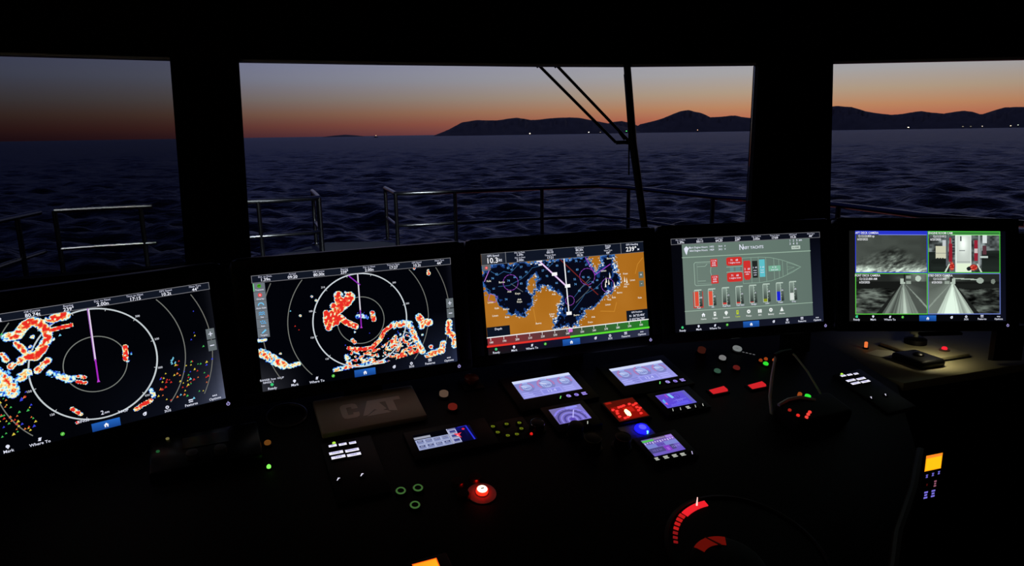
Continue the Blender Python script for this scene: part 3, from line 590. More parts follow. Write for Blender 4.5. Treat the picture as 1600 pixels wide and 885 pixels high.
def art_radar_mid():
    a = Art(160, 90, SW, SH)
    def bleed(x, y):
        k = max(0, (x - 85) / 75) * max(0, (y - 45) / 45); e = max(0, (x - 152) / 8) ** 2 * .4; l_ = max(0, (34 - x) / 34) ** 1.2 * max(0, (y - 62) / 28) ** .8
        return (2 + 30 * k + 48 * l_ + 30 * e, 3 + 36 * k + 48 * l_ + 30 * e, 8 + 54 * k + 50 * l_ + 38 * e)
    a.field(0, 0, 160, 90, bleed)
    rings(a)
    caps = [([(63.6, 22.2), (64.5, 28.6)], 4.0, .9), ([(64.5, 31), (69.9, 27.5), (72.5, 24.4)], 4.6, .9), ([(57, 37), (60, 41), (54.5, 44)], 4.2, .9), ([(58.9, 30), (61.9, 34.6), (55.3, 40.1), (54, 46.9)], 2.9, 1.0), ([(53, 34.9), (52.5, 41.1), (60.4, 43.5)], 2.6, .95), ([(63.5, 39.7), (68.6, 44.6), (75.3, 48.5)], 2.7, 1.1), ([(61, 36), (66, 33)], 2.2, .8),
            ([(89.6, 39.3), (90.5, 44.5)], 2.2, 1.2), ([(77.3, 40.7), (81.6, 40.5), (85, 42.3)], 1.9, .17), ([(68.3, 65.4), (74, 67), (80.7, 67.9), (87.2, 67.5)], 1.7, 1.3), ([(87.2, 67.5), (94.1, 62.2), (98.3, 55.5), (104.4, 51.7)], 1.9, 1.15),
            ([(106.6, 51.5), (114.8, 51.1), (119.9, 52.5)], 3.4, .46), ([(119.9, 52.5), (123.6, 63.3), (129.4, 76.8)], 3.0, .45), ([(128.6, 47.7), (132, 52.6), (137.3, 53.2)], 3.6, .44), ([(130.3, 55.3)], 3.2, .44), ([(155.1, 55.5), (153.7, 63.6), (159.6, 68.9), (158.4, 75.6)], 3.4, .46), ([(133.7, 81.1), (140.8, 79.2), (147.1, 78.6), (148.3, 72.7)], 3.1, .47), ([(137.3, 74.1)], 2.3, .5),
            ([(1.7, 59.8), (7.2, 63.2), (16.7, 71.4)], 3.8, .45), ([(6, 66), (12, 70)], 2.2, .3), ([(21, 73.1), (28.3, 72.3)], 2.1, .32), ([(.2, 50), (5.8, 50.1)], 1.5, .2), ([(139.7, 11.4)], 2.0, .55), ([(139.6, 9)], 1.2, .4), ([(128, 6)], 1.6, .5), ([(71.6, 59.1), (73.5, 61.5)], 1.6, .9)] + [([p], 1.1, .36) for p in [(33.1, 34.6), (43, 20.6), (69.3, 20), (130.5, 62.8), (74.2, 53.1), (15.6, 62.4), (46, 24), (66, 43)]]
    f = radar_field(GX, GY, caps)
    poly = [(70.1, 68.2), (92.1, 69.2), (102.8, 63.4), (110.5, 56), (120, 60), (127, 77), (112, 79.5), (96.9, 81.6), (62.5, 82), (65.9, 75)]
    ins = inside(GX, GY, poly); tex = vnoise(GX * .9 + GY * .5, GY * 1.2 - GX * .5, .50, 3); den = vnoise(GX, GY, .12, 8)
    f = np.maximum(f, np.where(ins, np.clip((tex - .40 + (den - .5) * .35 + (GX - 95) * .0018) * 2.2, 0, .46), 0))
    f = np.maximum(f, radar_field(GX, GY, [([(56.4, 81.8), (65.5, 81.1)], 2.6, .26), ([(64, 81), (82.5, 80.6), (97, 80.6)], 1.5, .32), ([(66, 72), (68, 79)], 2.4, .2)]))
    rgb, m_ = radar_colours(f, GX, GY, 2); a.raster(0, 0, 160, 90, rgb, m_ & (f > 0.03) & (GY < 83))
    triangles(a, [(86, 55.4, 1), (65.7, 62.6, 1), (28.4, 42.2, 0), (100, 58, 1), (101, 62, 1), (95, 66, 1), (67, 70, 1), (31, 45.5, 0), (26, 30, 4)] + [(77 + 9 * rnd.random(), 37.5 + 6 * rnd.random(), rnd.choice([1, 4, 1])) for _ in range(16)], .5)
    a.ring(80, 44, 38, .95, (206, 214, 220), n=130, a0=75, a1=395); a.line([(80.3, 6), (80, 36)], 1.2, (150, 140, 160)); a.line([(80.3, 6), (80, 36)], .7, (228, 226, 232))
    a.line([(73.2, 7.2), (81.2, 15)], .95, (140, 40, 180)); a.line([(80, 36), (79.7, 49.8)], .95, (150, 40, 190)); a.poly([(78.7, 50.4), (80.7, 50.4), (79.7, 48.2)], (190, 60, 210))
    topbar(a, ['1.39n', '09:20', '80.00t', '239\u00b0', '2.00n', '17:27', '10.2t', '44\u00b0'], h=5.6)
    a.rect(0.6, 6, 9.2, 48, (108, 116, 124)); a.rect(.6, 6, 1.4, 12, (120, 200, 140))
    for k, (c, lb) in enumerate((((70, 160, 30), 'Transmit'), ((235, 70, 70), 'Overlay'), ((110, 195, 240), 'Auto Gain'), ((90, 180, 240), 'Sea'), ((90, 180, 240), 'Rain'), ((110, 200, 245), 'Targets'))):
        y = 8.2 + 7 * k; a.line([(.8, y + 4.4), (9.2, y + 4.4)], .25, (60, 66, 74)); a.text(lb, 5, y + 3, 1.7, WHT)
        if k == 0: a.disc(5, y, 1.5, c, 12); a.line([(4, y), (6, y - .6)], .4, (20, 60, 10))
        elif k == 1: a.disc(5, y, 1.5, c); a.disc(5, y, .6, (255, 190, 190))
        elif k == 2: a.ring(5, y + 1, 1.9, .8, c, n=14, a0=0, a1=180)
        elif k == 3:
            for d in (-.7, .7): a.line([(3, y + d + .4), (4, y + d - .3), (5, y + d + .4), (6, y + d - .3), (7, y + d + .4)], .5, c)
        elif k == 4:
            for d, e in ((-1.4, -.6), (0, -1), (1.4, -.6), (-.7, .7), (.7, .7), (2, .8)): a.disc(5 + d, y + e, .5, c, 8)
        else: a.poly([(3.2, y + 1.4), (6.4, y - 1.5), (7.2, y - .6), (4.4, y + 1.6)], c)
    a.text('RANGE: 2nm  H-UP', 7.6, 81.2, 2.1, WHT); a.text('RINGS: 1', 4.9, 83.3, 2.1, WHT)
    bottombar(a); zoomkeys(a, 153.4, 159.8); return a

def art_chart():
    a = Art(160, 90, SW, SH); a.rect(0, 0, 160, 90, (12, 16, 34))
    water = [(0, 10), (128.1, 9.6), (128.4, 16.5), (130.4, 23), (134.7, 33.3), (131, 39.2), (126.4, 44.2), (116.7, 50.1), (106.6, 57.2), (96.8, 60.3), (92, 65.2), (86.3, 74), (62.6, 74.1), (65.6, 63.8), (71, 58.4), (68.5, 53.5), (73.4, 48.6), (72.1, 43.2), (65.4, 37.5), (55.9, 33.5), (50, 37.2), (46.1, 43.4), (44.9, 49.8), (35.9, 58.1), (30.4, 58.8), (21.2, 54), (13.1, 44.8), (8, 37.2), (0, 35.2)]
    isl = [[(48.7, 22.4), (50.5, 27.4), (47.7, 35), (43.2, 39.2), (40.3, 34.3), (44.6, 26.9)], [(103.4, 9.8), (114.6, 9.8), (114.8, 19.5), (109.7, 25.4), (106.9, 19.5)]]
    X, Y = GX[:150], GY[:150]; wx = X + (vnoise(X, Y, .28, 4) - .5) * 4 + (vnoise(X, Y, .8, 6) - .5) * 1.6; wy = Y + (vnoise(X, Y, .28, 5) - .5) * 4 + (vnoise(X, Y, .8, 7) - .5) * 1.6
    w = inside(wx, wy, water); d = edge_dist(wx, wy, water[2:-1] and water)
    for p in isl: w &= ~inside(wx, wy, p); d = np.minimum(d, edge_dist(wx, wy, p))
    busy = 1 + 1.6 * np.exp(-((X - 122) ** 2 / 120 + (Y - 34) ** 2 / 260)) + .9 * np.exp(-((X - 74) ** 2 / 160 + (Y - 62) ** 2 / 120))
    rgb = np.zeros(X.shape + (3,)); rgb[:] = (6, 9, 24)
    n1 = vnoise(X, Y, .5, 9)
    n2c = vnoise(X, Y, 1.0, 21); sh = (d < 4.6 * busy * (n1 ** 1.6 + .12)); rgb[w & sh] = (24, 58, 118); sh2 = d < 1.5 * busy * (n2c ** 1.4 + .12); rgb[w & sh2] = (66, 122, 196)
    spk = (vnoise(X * .8, Y, 1.2, 12) > .76 - .10 * (busy - 1)) & (d < 1.7 * busy); 
    top = Y < 11.2; rgb[~w] = (172, 108, 30); v_ = vnoise(X, Y, .05, 14)[..., None] * 14; rgb[~w] = (rgb + v_ - 6)[~w]
    rgb[spk & (Y > 12) & (X > 26)] = (225, 232, 235); rgb[(~w) & (d < .45) & (X > 5)] = (120, 110, 80)
    a.raster(0, 0, 160, 75, rgb)
    # depth contours
    for P in ([(8, 16), (14, 20), (20, 17), (26, 19), (34, 12)], [(14, 30), (24, 30), (36, 25), (42, 21), (47, 16), (54, 15)], [(60, 19), (66, 14), (71, 9.8)], [(86, 46), (94, 38), (103, 33)], [(98, 44), (108, 40), (117, 33)], [(0, 28), (6, 33), (5, 38)], [(84, 58), (92, 50), (97, 44)]): a.line(P, .55, (42, 84, 128))
    for P in ([(149.9, 29.8), (152.8, 21.2), (158.6, 15.4)], [(111.4, 61.8), (125.4, 63.5), (128.3, 55.3)], [(45.3, 53.2), (46.7, 65.1)]): a.line(P, .5, (205, 140, 50))
    for P in ([(25.9, 28.5), (36.2, 36.6)], [(87.3, 51.3), (101.2, 40.5)], [(103.4, 30), (90, 41)]): a.line(P, .6, (86, 96, 104))
    for (x, y), r in (((25.6, 27.4), 7), ((100.2, 28.4), 7.6), ((120.3, 38.2), 6.4), ((81.3, 49), 4.3)):
        a.ring(x, y, r, .6, (150, 80, 190), n=56, dash=2); a.ring(x, y, r, .35, (130, 60, 170), n=56)
    a.line([(5.8, 35.7), (12.3, 38.9), (9.8, 43.8), (3.4, 41.3), (5.8, 35.7)], .4, (160, 100, 200))
    a.line([(74.5, 10.5), (91.9, 28.3), (99.4, 35.7), (109.6, 46)], .9, (112, 36, 32)); a.line([(1.4, 24.4), (8.2, 12)], .6, (190, 120, 220))
    a.line([(99.8, 10.9), (108.3, 27.4), (124.2, 18.9)], .8, (150, 60, 190))
    for i, (x, y) in enumerate([(13.2, 19), (9.1, 22.5), (27.6, 15.9), (24.3, 14.4), (36.6, 14.5), (41, 19.4), (29.8, 23), (35.2, 23.5), (23.7, 25.7), (62.3, 14.6), (71.1, 16), (57, 19.4), (60.5, 24.7), (69.4, 31.7), (51.7, 24.9), (90.1, 13.5), (85.2, 11.8), (90.7, 21.3), (100, 17.6), (96.2, 28.7), (101.3, 29.1), (87.5, 29.9), (87.8, 34.6), (82.3, 22.2), (91.4, 41), (102.1, 38.6), (105.3, 34.2), (109.9, 32.6), (109.3, 39.9), (20.1, 42.2), (9.5, 31.5), (35.4, 29.3), (92.6, 57.9)]):
        a.text(str([52, 74, 61, 83, 57, 92, 66][i % 7]), x, y, 2.5, (96, 160, 225))
    for i, (x, y) in enumerate([(5.4, 24.4), (17.3, 26.4), (23.7, 35.4), (31.3, 37.8), (5.6, 43.4), (10.8, 49.1), (19.5, 50.8), (32.5, 43.3), (32.5, 45.4), (8.9, 55.6), (19.8, 58), (49.1, 66.7), (65.8, 41.7), (70.4, 51), (62.7, 59.5), (62.7, 61.5), (86.7, 62.9), (103.4, 66.4), (100.1, 70.9), (119.2, 56.4), (125.7, 50.3), (132, 46.3), (121, 51.9), (139.3, 29), (146.4, 35.7), (152.8, 53.1), (123.9, 13.4), (138.4, 41.2), (140, 39), (117, 24.5)]):
        a.text(['Kale', 'Burnu', 'Ada', 'Koyu', 'Liman'][i % 5], x, y, 2.3, (240, 236, 220))
    for x, y in ((138, 34), (140.2, 35.2), (119, 33), (121.5, 35), (123, 29), (118, 37), (127, 38)): a.poly([(x - .7, y + 3), (x, y - 2.6), (x + .9, y + 2.6)], (245, 242, 225))
    a.line([(54.2, 10.7), (78.4, 35.1)], 1.5, (200, 150, 225)); a.line([(54.2, 10.7), (78.4, 35.1)], .7, (240, 225, 245))
    a.line([(78.2, 9.9), (79.4, 60.6)], 1.1, (236, 238, 242))
    for x, y in [(67.9, 23.4), (79.9, 35.3), (79.4, 60.6)]: a.rect(x - 2.6, y - 1.5, x + 2.6, y + 1.5, (248, 248, 250))
    a.rect(51.4, 10, 57, 11.2, (245, 245, 248)); a.rect(53, 13, 56.4, 14.6, (235, 235, 240))
    # data bars
    a.rect(0, 0, 160, 10.1, (16, 22, 36)); a.grad(0, 0, 22.5, 10.1, (62, 64, 70), (24, 30, 44), (22, 28, 42), (52, 56, 62), 3); a.line([(0, .3), (160, .1)], .45, (95, 98, 104)); a.line([(0, 9.9), (160, 9.9)], .45, (95, 98, 104)); a.line([(22.6, 0), (22.6, 10)], .5, (120, 122, 128)); a.line([(136.3, 0), (136.3, 10)], .5, (120, 122, 128))
    a.text('GPS Speed', 11, 2.4, 2.5, WHT); a.text('10.3', 10, 6.7, 6.6, (250, 250, 255)); a.text('kt', 17.4, 6.6, 4, WHT)
    for i, (h1, v1, h2, v2) in enumerate((('Dst. to Dest.', '1.39n', 'Dst. to Next', '2.00n'), ('Arrival', '00:10', 'Time to Next', '17:21'), ('Off Course', '80.20t', 'GPS Speed', '10.3t'), ('Bearing', '239\u00b0', 'Next Turn', '44\u00b0'))):
        x = 36 + 29 * i; a.text(h1, x, 1.3, 1.9, (205, 208, 225)); a.text(v1, x, 3.4, 2.9, WHT); a.text(h2, x, 5.9, 1.9, (205, 208, 225)); a.text(v2, x, 8.2, 3.1, WHT)
    a.text('GPS Heading', 148, 2.1, 2.4, WHT); a.text('239\u00b0', 147, 6.5, 6.0, (250, 250, 255)); a.text('M', 154.4, 7.2, 2.6, WHT)
    a.rect(.2, 10.2, 8, 15, (96, 104, 108)); a.disc(4, 12.6, 1.3, (235, 70, 70)); a.disc(4, 12.6, .5, (255, 190, 190))
    a.rect(153, 28.5, 158, 34.4, (100, 110, 100)); a.rect(153, 37, 158, 42.6, (100, 110, 100)); a.text('+', 155.5, 31.5, 4, WHT); a.text('-', 155.5, 39.6, 4, WHT)
    a.rect(0, 65.3, 21.5, 75, (12, 20, 34)); a.text('Depth', 10.8, 67.6, 2.7, WHT)
    a.rect(137.5, 64.2, 160, 75, (14, 22, 36)); a.text('GPS Position', 148.5, 66.3, 2.2, WHT); a.text('N  36\u00b032.406\'', 148.5, 69.6, 2.9, WHT); a.text('E 032\u00b004.780\'', 148.5, 73, 2.9, WHT)
    a.grad(0, 74.8, 79.8, 81.6, (132, 42, 48), (58, 60, 60), (58, 58, 58), (140, 44, 48), 6); a.grad(79.8, 74.8, 160, 81.6, (60, 66, 60), (36, 128, 36), (34, 120, 34), (58, 66, 58), 6)
    a.line([(0, 74.5), (160, 74.5)], .9, (238, 238, 238)); a.line([(0, 82.3), (79.8, 82.3)], 1.7, (228, 50, 42)); a.line([(79.8, 82.3), (160, 82.3)], 1.7, (92, 222, 52))
    for k, v in enumerate((180, 190, 200, 210, 220, 230, 240, 250, 260, 270, 280, 290, 300)):
        x = 3 + 12.2 * k + (2.4 if k > 6 else 0); a.line([(x, 74.5), (x, 77.2)], .45, (235, 235, 235)); a.text(str(v), x + .3, 79, 2.5, (235, 235, 235))
    a.rect(77.6, 75, 81.6, 78, (220, 110, 210)); a.rect(0, 83.3, 160, 90, (14, 19, 42)); a.grad(0, 83.3, 70, 90, (34, 10, 14), (16, 19, 44), (12, 16, 34), (26, 24, 26), 5); a.grad(88, 83.3, 160, 90, (22, 28, 56), (44, 48, 72), (50, 54, 74), (22, 28, 56), 4)
    bottombar(a); return a

def art_engine():
    a = Art(160, 90, SW, SH); a.grad(0, 0, 160, 90, (5, 6, 12), (3, 4, 10), (26, 30, 48), (6, 6, 12), 8); a.rect(11, 5.6, 148.4, 83.2, (96, 113, 104)); a.grad(11, 5.6, 148.4, 83.2, (104, 124, 114), (96, 115, 106), (96, 114, 106), (112, 126, 118), 6)
    topbar(a, ['1.39n', '00:11', '64.20', '239\u00b0', '2.05n', '17:09', '10.2t', '44\u00b0'], h=5.6, bgc=(12, 15, 26)); 
    lc = (158, 184, 168)
    a.line([(11, 18.5), (148.4, 18.5)], .8, (150, 176, 158)); a.line([(11, 70.3), (148.4, 70.3)], .55, (160, 186, 168))
    a.poly([(13, 10), (15.5, 7.6), (18, 10), (16.6, 13), (15.5, 16.4), (14, 13.5)], WHT); a.text('N', 19, 9.6, 2.6, WHT)
    a.text('Port Engine Hours:  1432', 31.5, 9.4, 2.5, WHT); a.text('Stbd Engine Hours:  1429', 31.5, 12.4, 2.5, WHT); a.text('24.4', 51, 9.4, 2.4, WHT); a.text('24.2', 51, 12.4, 2.4, WHT); a.text('V', 56, 9.4, 2.4, WHT); a.text('V', 56, 12.4, 2.4, WHT)
    a.text('N', 73.4, 11.6, 7.6, WHT, sx=.85); a.text('ABY YACHTS', 86, 12.2, 4.0, WHT, sx=.95)
    for k in range(3): a.text('125'[k], 126.5 + 3.8 * k, 7.4, 3.0, WHT); a.text('340'[k], 126.5 + 3.8 * k, 10.6, 3.0, WHT)
    a.text('am', 138, 7.2, 3, WHT); a.rect(127.8, 12.7, 137.4, 16, (190, 205, 195)); a.text('ALARMS', 132.6, 14.4, 2.1, (60, 75, 66))
    # plan of the yacht
    a.line([(40, 23.8), (24, 23.8), (22.6, 25), (22.6, 45), (24, 46.2), (40, 46.2)], .5, lc); a.line([(40, 25.2), (25.6, 25.2), (25.6, 44.6), (40, 44.6)], .4, (130, 152, 140)); a.line([(26, 28), (34, 28), (36, 26)], .4, lc); a.line([(26, 42), (34, 42)], .4, lc); a.line([(40.2, 29), (39.4, 33.4), (40.2, 37)], .5, lc)
    a.line([(74, 22), (92, 22), (104, 23), (116, 26), (128, 30), (137, 34), (128, 38.6), (116, 43), (104, 46), (92, 47), (74, 47)], .5, (138, 166, 150))
    for x, y0, y1 in ((73.6, 22, 47), (83, 22, 47), (91, 22.4, 46.8), (99, 22.8, 46.4), (107.6, 24, 44.6), (113, 26, 44), (117, 27, 42.6), (122, 28.8, 41)): a.line([(x, y0), (x, y1)], .4, (140, 170, 152))
    a.line([(122, 28.8), (137, 34), (122, 40)], .4, (130, 158, 142)); a.line([(122, 33), (130, 34), (122, 36)], .35, (130, 158, 142)); a.line([(56.6, 30), (73, 30)], .5, lc); a.line([(56.6, 35), (73, 35)], .5, lc); a.rect(60, 30.6, 64, 34.6, (104, 140, 140)); a.rect(66, 30.6, 71, 34.6, (100, 136, 136))
    red = (206, 48, 44)
    for x0, y0, x1, y1, ls in ((39.8, 21.4, 47, 29, ('1.2 36', '0.83', 'kWh')), (39.8, 37.2, 47.4, 45.2, ('1.2 36', '0.83', 'kWh'))):
        a.rect(x0, y0, x1, y1, red)
        for k, s_ in enumerate(ls): a.text(s_, (x0 + x1) / 2, y0 + 1.7 + 2.2 * k, 2.2, WHT)
    for y0, y1, arc in ((20.6, 28.8, 1), (35.6, 44.6, -1)):
        a.poly([(56.6, y0 + 1), (58.5, y0), (71.4, y0), (73.2, y0 + 1), (73.2, y1 - 1), (71.4, y1), (58.5, y1), (56.6, y1 - 1)], red); a.text('71    68', 65, y0 + 3, 2.6, WHT); a.text('1 engine room', 65, y0 + 5.4, 2.1, WHT)
    a.poly([(74.6, 26), (75.4, 24.8), (81.4, 24.8), (82.2, 26), (82.2, 41), (80.6, 43.6), (76.2, 43.6), (74.6, 41)], red); a.text('2   60', 78.4, 33, 2.6, WHT); a.text('sleeping', 78.4, 35.8, 1.9, WHT); a.text('cabin', 78.4, 38, 1.9, WHT)
    a.rect(84, 25.4, 89.6, 42, (34, 38, 36)); a.text('2  40', 86.8, 32, 2.2, WHT); a.text('black', 86.8, 34.8, 1.8, WHT); a.text('water', 86.8, 37, 1.8, WHT); a.text('tank', 86.8, 39.2, 1.8, WHT)
    a.rect(91.6, 24.4, 97.6, 41.6, (92, 190, 200)); a.text('3  60', 94.6, 32, 2.2, WHT); a.text('fresh', 94.6, 34.8, 1.8, WHT); a.text('water', 94.6, 37, 1.8, WHT)
    a.rect(101.4, 31.2, 114.6, 36.6, (118, 176, 150)); a.text('4  21', 108, 32.8, 2.4, WHT); a.text('bow tank', 108, 35.2, 2.0, WHT)
    # tank gauges
    fills = [(1.0, (222, 78, 56)), (.95, (222, 84, 62)), (.12, (196, 60, 56)), (.10, (196, 60, 56)), (.06, (176, 70, 70)), (.18, (140, 150, 30)), (.56, (26, 36, 205)), (.42, (214, 220, 216))]
    names = ['Fuel', 'Aft', 'Fuel Port', 'Fuel Stbd', 'Sludge', 'Lube', 'Fresh', 'Grey']
    for k, (fl, c) in enumerate(fills):
        x = 24.6 + 14.55 * k; y0, y1 = 51.0 - .35 * k, 66.4
        if k == 0: a.rect(x - 4.6, y0 + 1, x + 5.8, y1 + 1.4, (186, 52, 44)); a.rect(x - 3.8, y0 + .4, x + 5, y1 + .2, (92, 108, 100))
        a.box(x - 3.2, y0, x + 1.4, y1, .5, (186, 205, 192)); a.grad(x - 2.9, y0 + .4, x + 1.1, y1 - .3, (128, 146, 136), (128, 146, 136), (30, 36, 34), (30, 36, 34), 4)
        h = (y1 - .3 - (y0 + 1)) * fl; a.rect(x - 2.9, y1 - .3 - h, x + 1.1, y1 - .3, c)
        a.grad(x + 1.7, y0 + 5, x + 4.8, y1, (96, 110, 102), (96, 110, 102), (38, 46, 44), (38, 46, 44), 3); a.text('%d' % (fl * 100), x + 3.2, y0 + 7, 2.2, WHT); a.rect(x - 3, y0 - 1, x + 4.4, y0 + .2, (178, 196, 184))
        for q_ in range(5): a.line([(x + 1.6, y0 + 2 + q_ * 2.8), (x + 2.4, y0 + 2 + q_ * 2.8)], .3, (190, 205, 196))
        a.text(names[k], x + .8, y1 + 1.4, 2.2, WHT)
    for k, nm in enumerate(('Home', 'Lights', 'Sensors', 'Tanks', 'Pumps', 'A/C', 'Battery', 'Alarms')):
        x = 29.6 + 12.0 * k; c = (186, 206, 40) if k == 3 else (235, 240, 238); y = 74.6
        if k == 0: home(a, x, y + .3, 2.0)
        elif k == 7: a.poly([(x - 2, y + 2), (x, y - 2.4), (x + 2, y + 2)], c)
        elif k == 2: a.disc(x, y - .4, 1.7, c); a.poly([(x - 1.2, y + .5), (x + 1.2, y + .5), (x, y + 2.6)], c)
        elif k in (4, 6): a.disc(x, y, 1.9, c); a.disc(x, y, .6, (100, 116, 108))
        elif k == 5: a.rect(x - 2, y - 1.4, x - .2, y + 2, c); a.rect(x + .2, y - 1.4, x + 2, y + 2, c)
        else: a.rect(x - 1.2, y - 2, x + 1.2, y + 2, c); a.rect(x - .5, y - 1, x + .5, y + .2, (100, 116, 108))
        a.text(nm, x, y + 4.2, 2.2, c)
    bottombar(a); return a

def art_cameras():
    a = Art(160, 90, SW, SH); a.grad(0, 0, 160, 90, (20, 20, 20), (5, 6, 12), (14, 16, 30), (24, 24, 24), 8); a.grad(8, 2, 152, 90, (3, 4, 4), (3, 4, 6), (5, 6, 12), (5, 5, 5), 3)
    nx, ny = 148, 84; X, Y = np.meshgrid((np.arange(nx) + .5) / nx, (np.arange(ny) + .5) / ny)
    grn = np.array([.92, 1.0, .93])
    def tone(g_): return np.clip(g_, 0, 250)[..., None] * grn
    def fbm(sx, sy, o, sk=0.0):
        return sum(vnoise((X + sk * Y) * sx * 2 ** k, (Y - .3 * sk * X) * sy * 2 ** k, 1, o + k) * w_ for k, w_ in enumerate((.45, .28, .17, .10)))
    def foam(sx, sy, o): return np.clip((fbm(sx, sy, o, .8) - .28) * 2.2, 0, 1)
    # wake astern
    n1 = vnoise(X * 9, Y * 7, 1, 1); n2 = foam(12, 9, 2); n3 = foam(22, 16, 3)
    base = 78 - 12 * X + 10 * (n1 - .5); edge_ = np.clip((Y - (.62 - .30 * np.exp(-((X - .55) / .3) ** 2) + .12 * (vnoise(X * 5, Y * 5, 1, 4) - .5))) * 2.2, 0, 1); right = np.clip((X - .7) * 9, 0, 1) * np.clip((.78 - Y) * 6, 0, 1)
    g1 = base + edge_ * (1 - .8 * right) * (-40 + 130 * n2 + 60 * (n3 - .5)) + np.clip((Y - .80) * 7, 0, 1.2) * (70 + 60 * n3); g1 -= 26 * np.exp(-((Y - .5) / .06) ** 2) * np.exp(-((X - .5) / .2) ** 2); p1 = tone(g1)
    # engine room
    p2 = np.full((ny, nx, 3), 96.0); nn = vnoise(X * 14, Y * 10, 1, 5) * 90 + vnoise(X * 30, Y * 22, 1, 6) * 60; p2[:] = (nn + 20)[..., None] * np.array([.92, 1, 1.0])
    sil = ((X < .27) & (Y > .42 + .35 * np.clip((.27 - X) / .27, 0, 1) * .2) & (Y > .5)) | ((X > .74) & (Y > .46)) | (Y > .8) & ((X < .3) | (X > .75)); p2[sil] = (22 + 18 * vnoise(X * 7, Y * 7, 1, 8))[sil][..., None] * np.array([.9, 1.1, 1]); 
    blk = (X > .11) & (X < .27) & (Y > .36) & (Y < .66); p2[blk] = (205, 206, 180); p2[(X > .1) & (X < .25) & (Y > .52) & (Y < .54)] = (120, 124, 120)
    for q_ in range(3): p2[(np.abs(X - .135 - .035 * q_) < .011) & (np.abs(Y - .66) < .022)] = (30, 34, 36)
    p2[(X > .2) & (X < .25) & (Y > .22) & (Y < .36)] = (196, 202, 205); p2[(X > .70) & (X < .83) & (Y > .60) & (Y < .64)] = (190, 205, 198); p2[(X > .76) & (X < .82) & (Y > .1) & (Y < .28)] = (215, 225, 225); p2[(X > .76) & (X < .81) & (Y > .34) & (Y < .56)] = (88, 52, 60)
    p2[(X > .40) & (X < .60)] = (196, 206, 198); aisle = (X > .40) & (X < .59); gl = np.exp(-((X - .49) / .06) ** 2 - ((Y - .3) / .22) ** 2); p2[aisle] = (p2 + gl[..., None] * 60)[aisle]; p2[aisle & (Y < .12)] = (214, 226, 222); p2[aisle & (Y > .77)] = (226, 244, 214); p2[(np.abs(X - .455) < .009) & (Y < .24) & (Y > .12)] = (70, 80, 80)
    p2[(np.abs(X - .475) < .04) & (np.abs(Y - .47) < .012)] = (140, 148, 146); p2[aisle & (np.abs(Y - .74) < .01)] = (160, 170, 164); p2[(np.abs(X - .388) < .012)] = (222, 236, 226); p2[(np.abs(X - .595) < .008)] = (216, 228, 222)
    for q_ in range(6): p2[(np.abs(X - .355) < .016) & (np.abs(Y - .2 - .07 * q_) < .022)] = (48, 54, 58)
    p2[(X > .29) & (X < .335) & (Y > .3) & (Y < .74)] = (150, 30, 44); p2[(X > .30) & (X < .325) & (Y > .16) & (Y < .3)] = (170, 60, 70); p2[(X > .645) & (X < .69) & (Y > .22) & (Y < .72)] = (150, 34, 52); p2[(X > .645) & (X < .69) & (Y > .42) & (Y < .52)] = (205, 190, 190); p2[(np.abs(X - .265) < .012) & (Y < .85)] = (86, 94, 98); p2[(np.abs(X - .71) < .012) & (Y < .85)] = (150, 158, 160)
    bl = (np.hypot((X - .33) / .035, (Y - .84) / .1) < 1) | (np.hypot((X - .63) / .055, (Y - .87) / .07) < 1); p2[bl] = (176, 40, 34); p2[bl & (vnoise(X * 40, Y * 40, 1, 9) > .62)] = (226, 120, 90); p2[np.hypot((X - .565) / .03, (Y - .9) / .05) < 1] = (26, 30, 34)
    for x0, x1 in ((.30, .24), (.68, .74)): p2[np.abs(X - (x0 + (x1 - x0) * np.clip((Y - .78) / .2, 0, 1))) < np.where(Y > .78, .011, 0)] = (205, 222, 205)
    # decks port and starboard
    def deck(flip, br):
        x = 1 - X if flip else X
        vp = (.66, .20); t_ = (Y - vp[1]) / .8; ang_ = (x - vp[0]) / np.maximum(t_, .02)
        sea_ = 44 + 120 * (foam(5, 11, 11 + flip) - .35) * np.clip(1.3 - np.abs(Y - .62) * 1.6, 0, 1) + 30 * (vnoise(X * 4, Y * 8, 1, 13) - .3); sea_ = np.where(Y < .36 + .2 * (vnoise(X * 4, Y * 3, 1, 15) - .5), 24, sea_)
        st = 112 + br + 90 * (vnoise(ang_ * 24, ang_ * 0, 1, 16) - .5) + 60 * (vnoise(ang_ * 60, ang_ * 0, 1, 17) - .5) + 90 * np.exp(-((ang_ - .03) / .03) ** 2) + (80 if flip else 24) * np.exp(-((ang_ - .02) / .12) ** 2) * np.clip(t_ * 1.4, 0, 1)
        wallr = 88 + br * .5 - 22 * np.clip(ang_ - .4, 0, 1) + 12 * (vnoise(X * 6, Y * 6, 1, 18) - .5)
        g_ = np.where(ang_ < -.38, sea_, np.where(ang_ < -.30, 30, np.where(ang_ < .22, st, wallr))); g_ = np.where(np.abs(ang_ - .42) < .02 * 1.2, 150, g_)
        g_ = np.where(Y < vp[1], 40 + 70 * np.clip((x - .45) * 2, 0, 1) * vnoise(X * 9, Y * 9, 1, 19) * 1.6, g_); g_ = np.where((np.abs(x - .655) < .035) & (Y > .13) & (Y < .26), 190, g_); g_ = np.where((np.abs(x - .68) < .008) & (Y < .22), 30, g_); g_ = np.where((np.abs(x - .735) < .035) & (Y > .06) & (Y < .26) & (np.abs(Y - .16) > .025), 160, g_)
        if not flip: g_ = np.where((np.hypot((X - .87) / .04, (Y - .13) / .07) < 1), 205, g_)
        else: g_ = np.where((np.hypot((X - .72) / .05, (Y - .18) / .07) < 1), 170, g_); g_ = np.where((np.hypot((X - .9) / .03, (Y - .2) / .06) < 1), 130, g_); g_ = np.where((np.abs(Y - .13 - (X - .4) * .09) < .014) & (X > .35) & (X < .7), 190, g_)
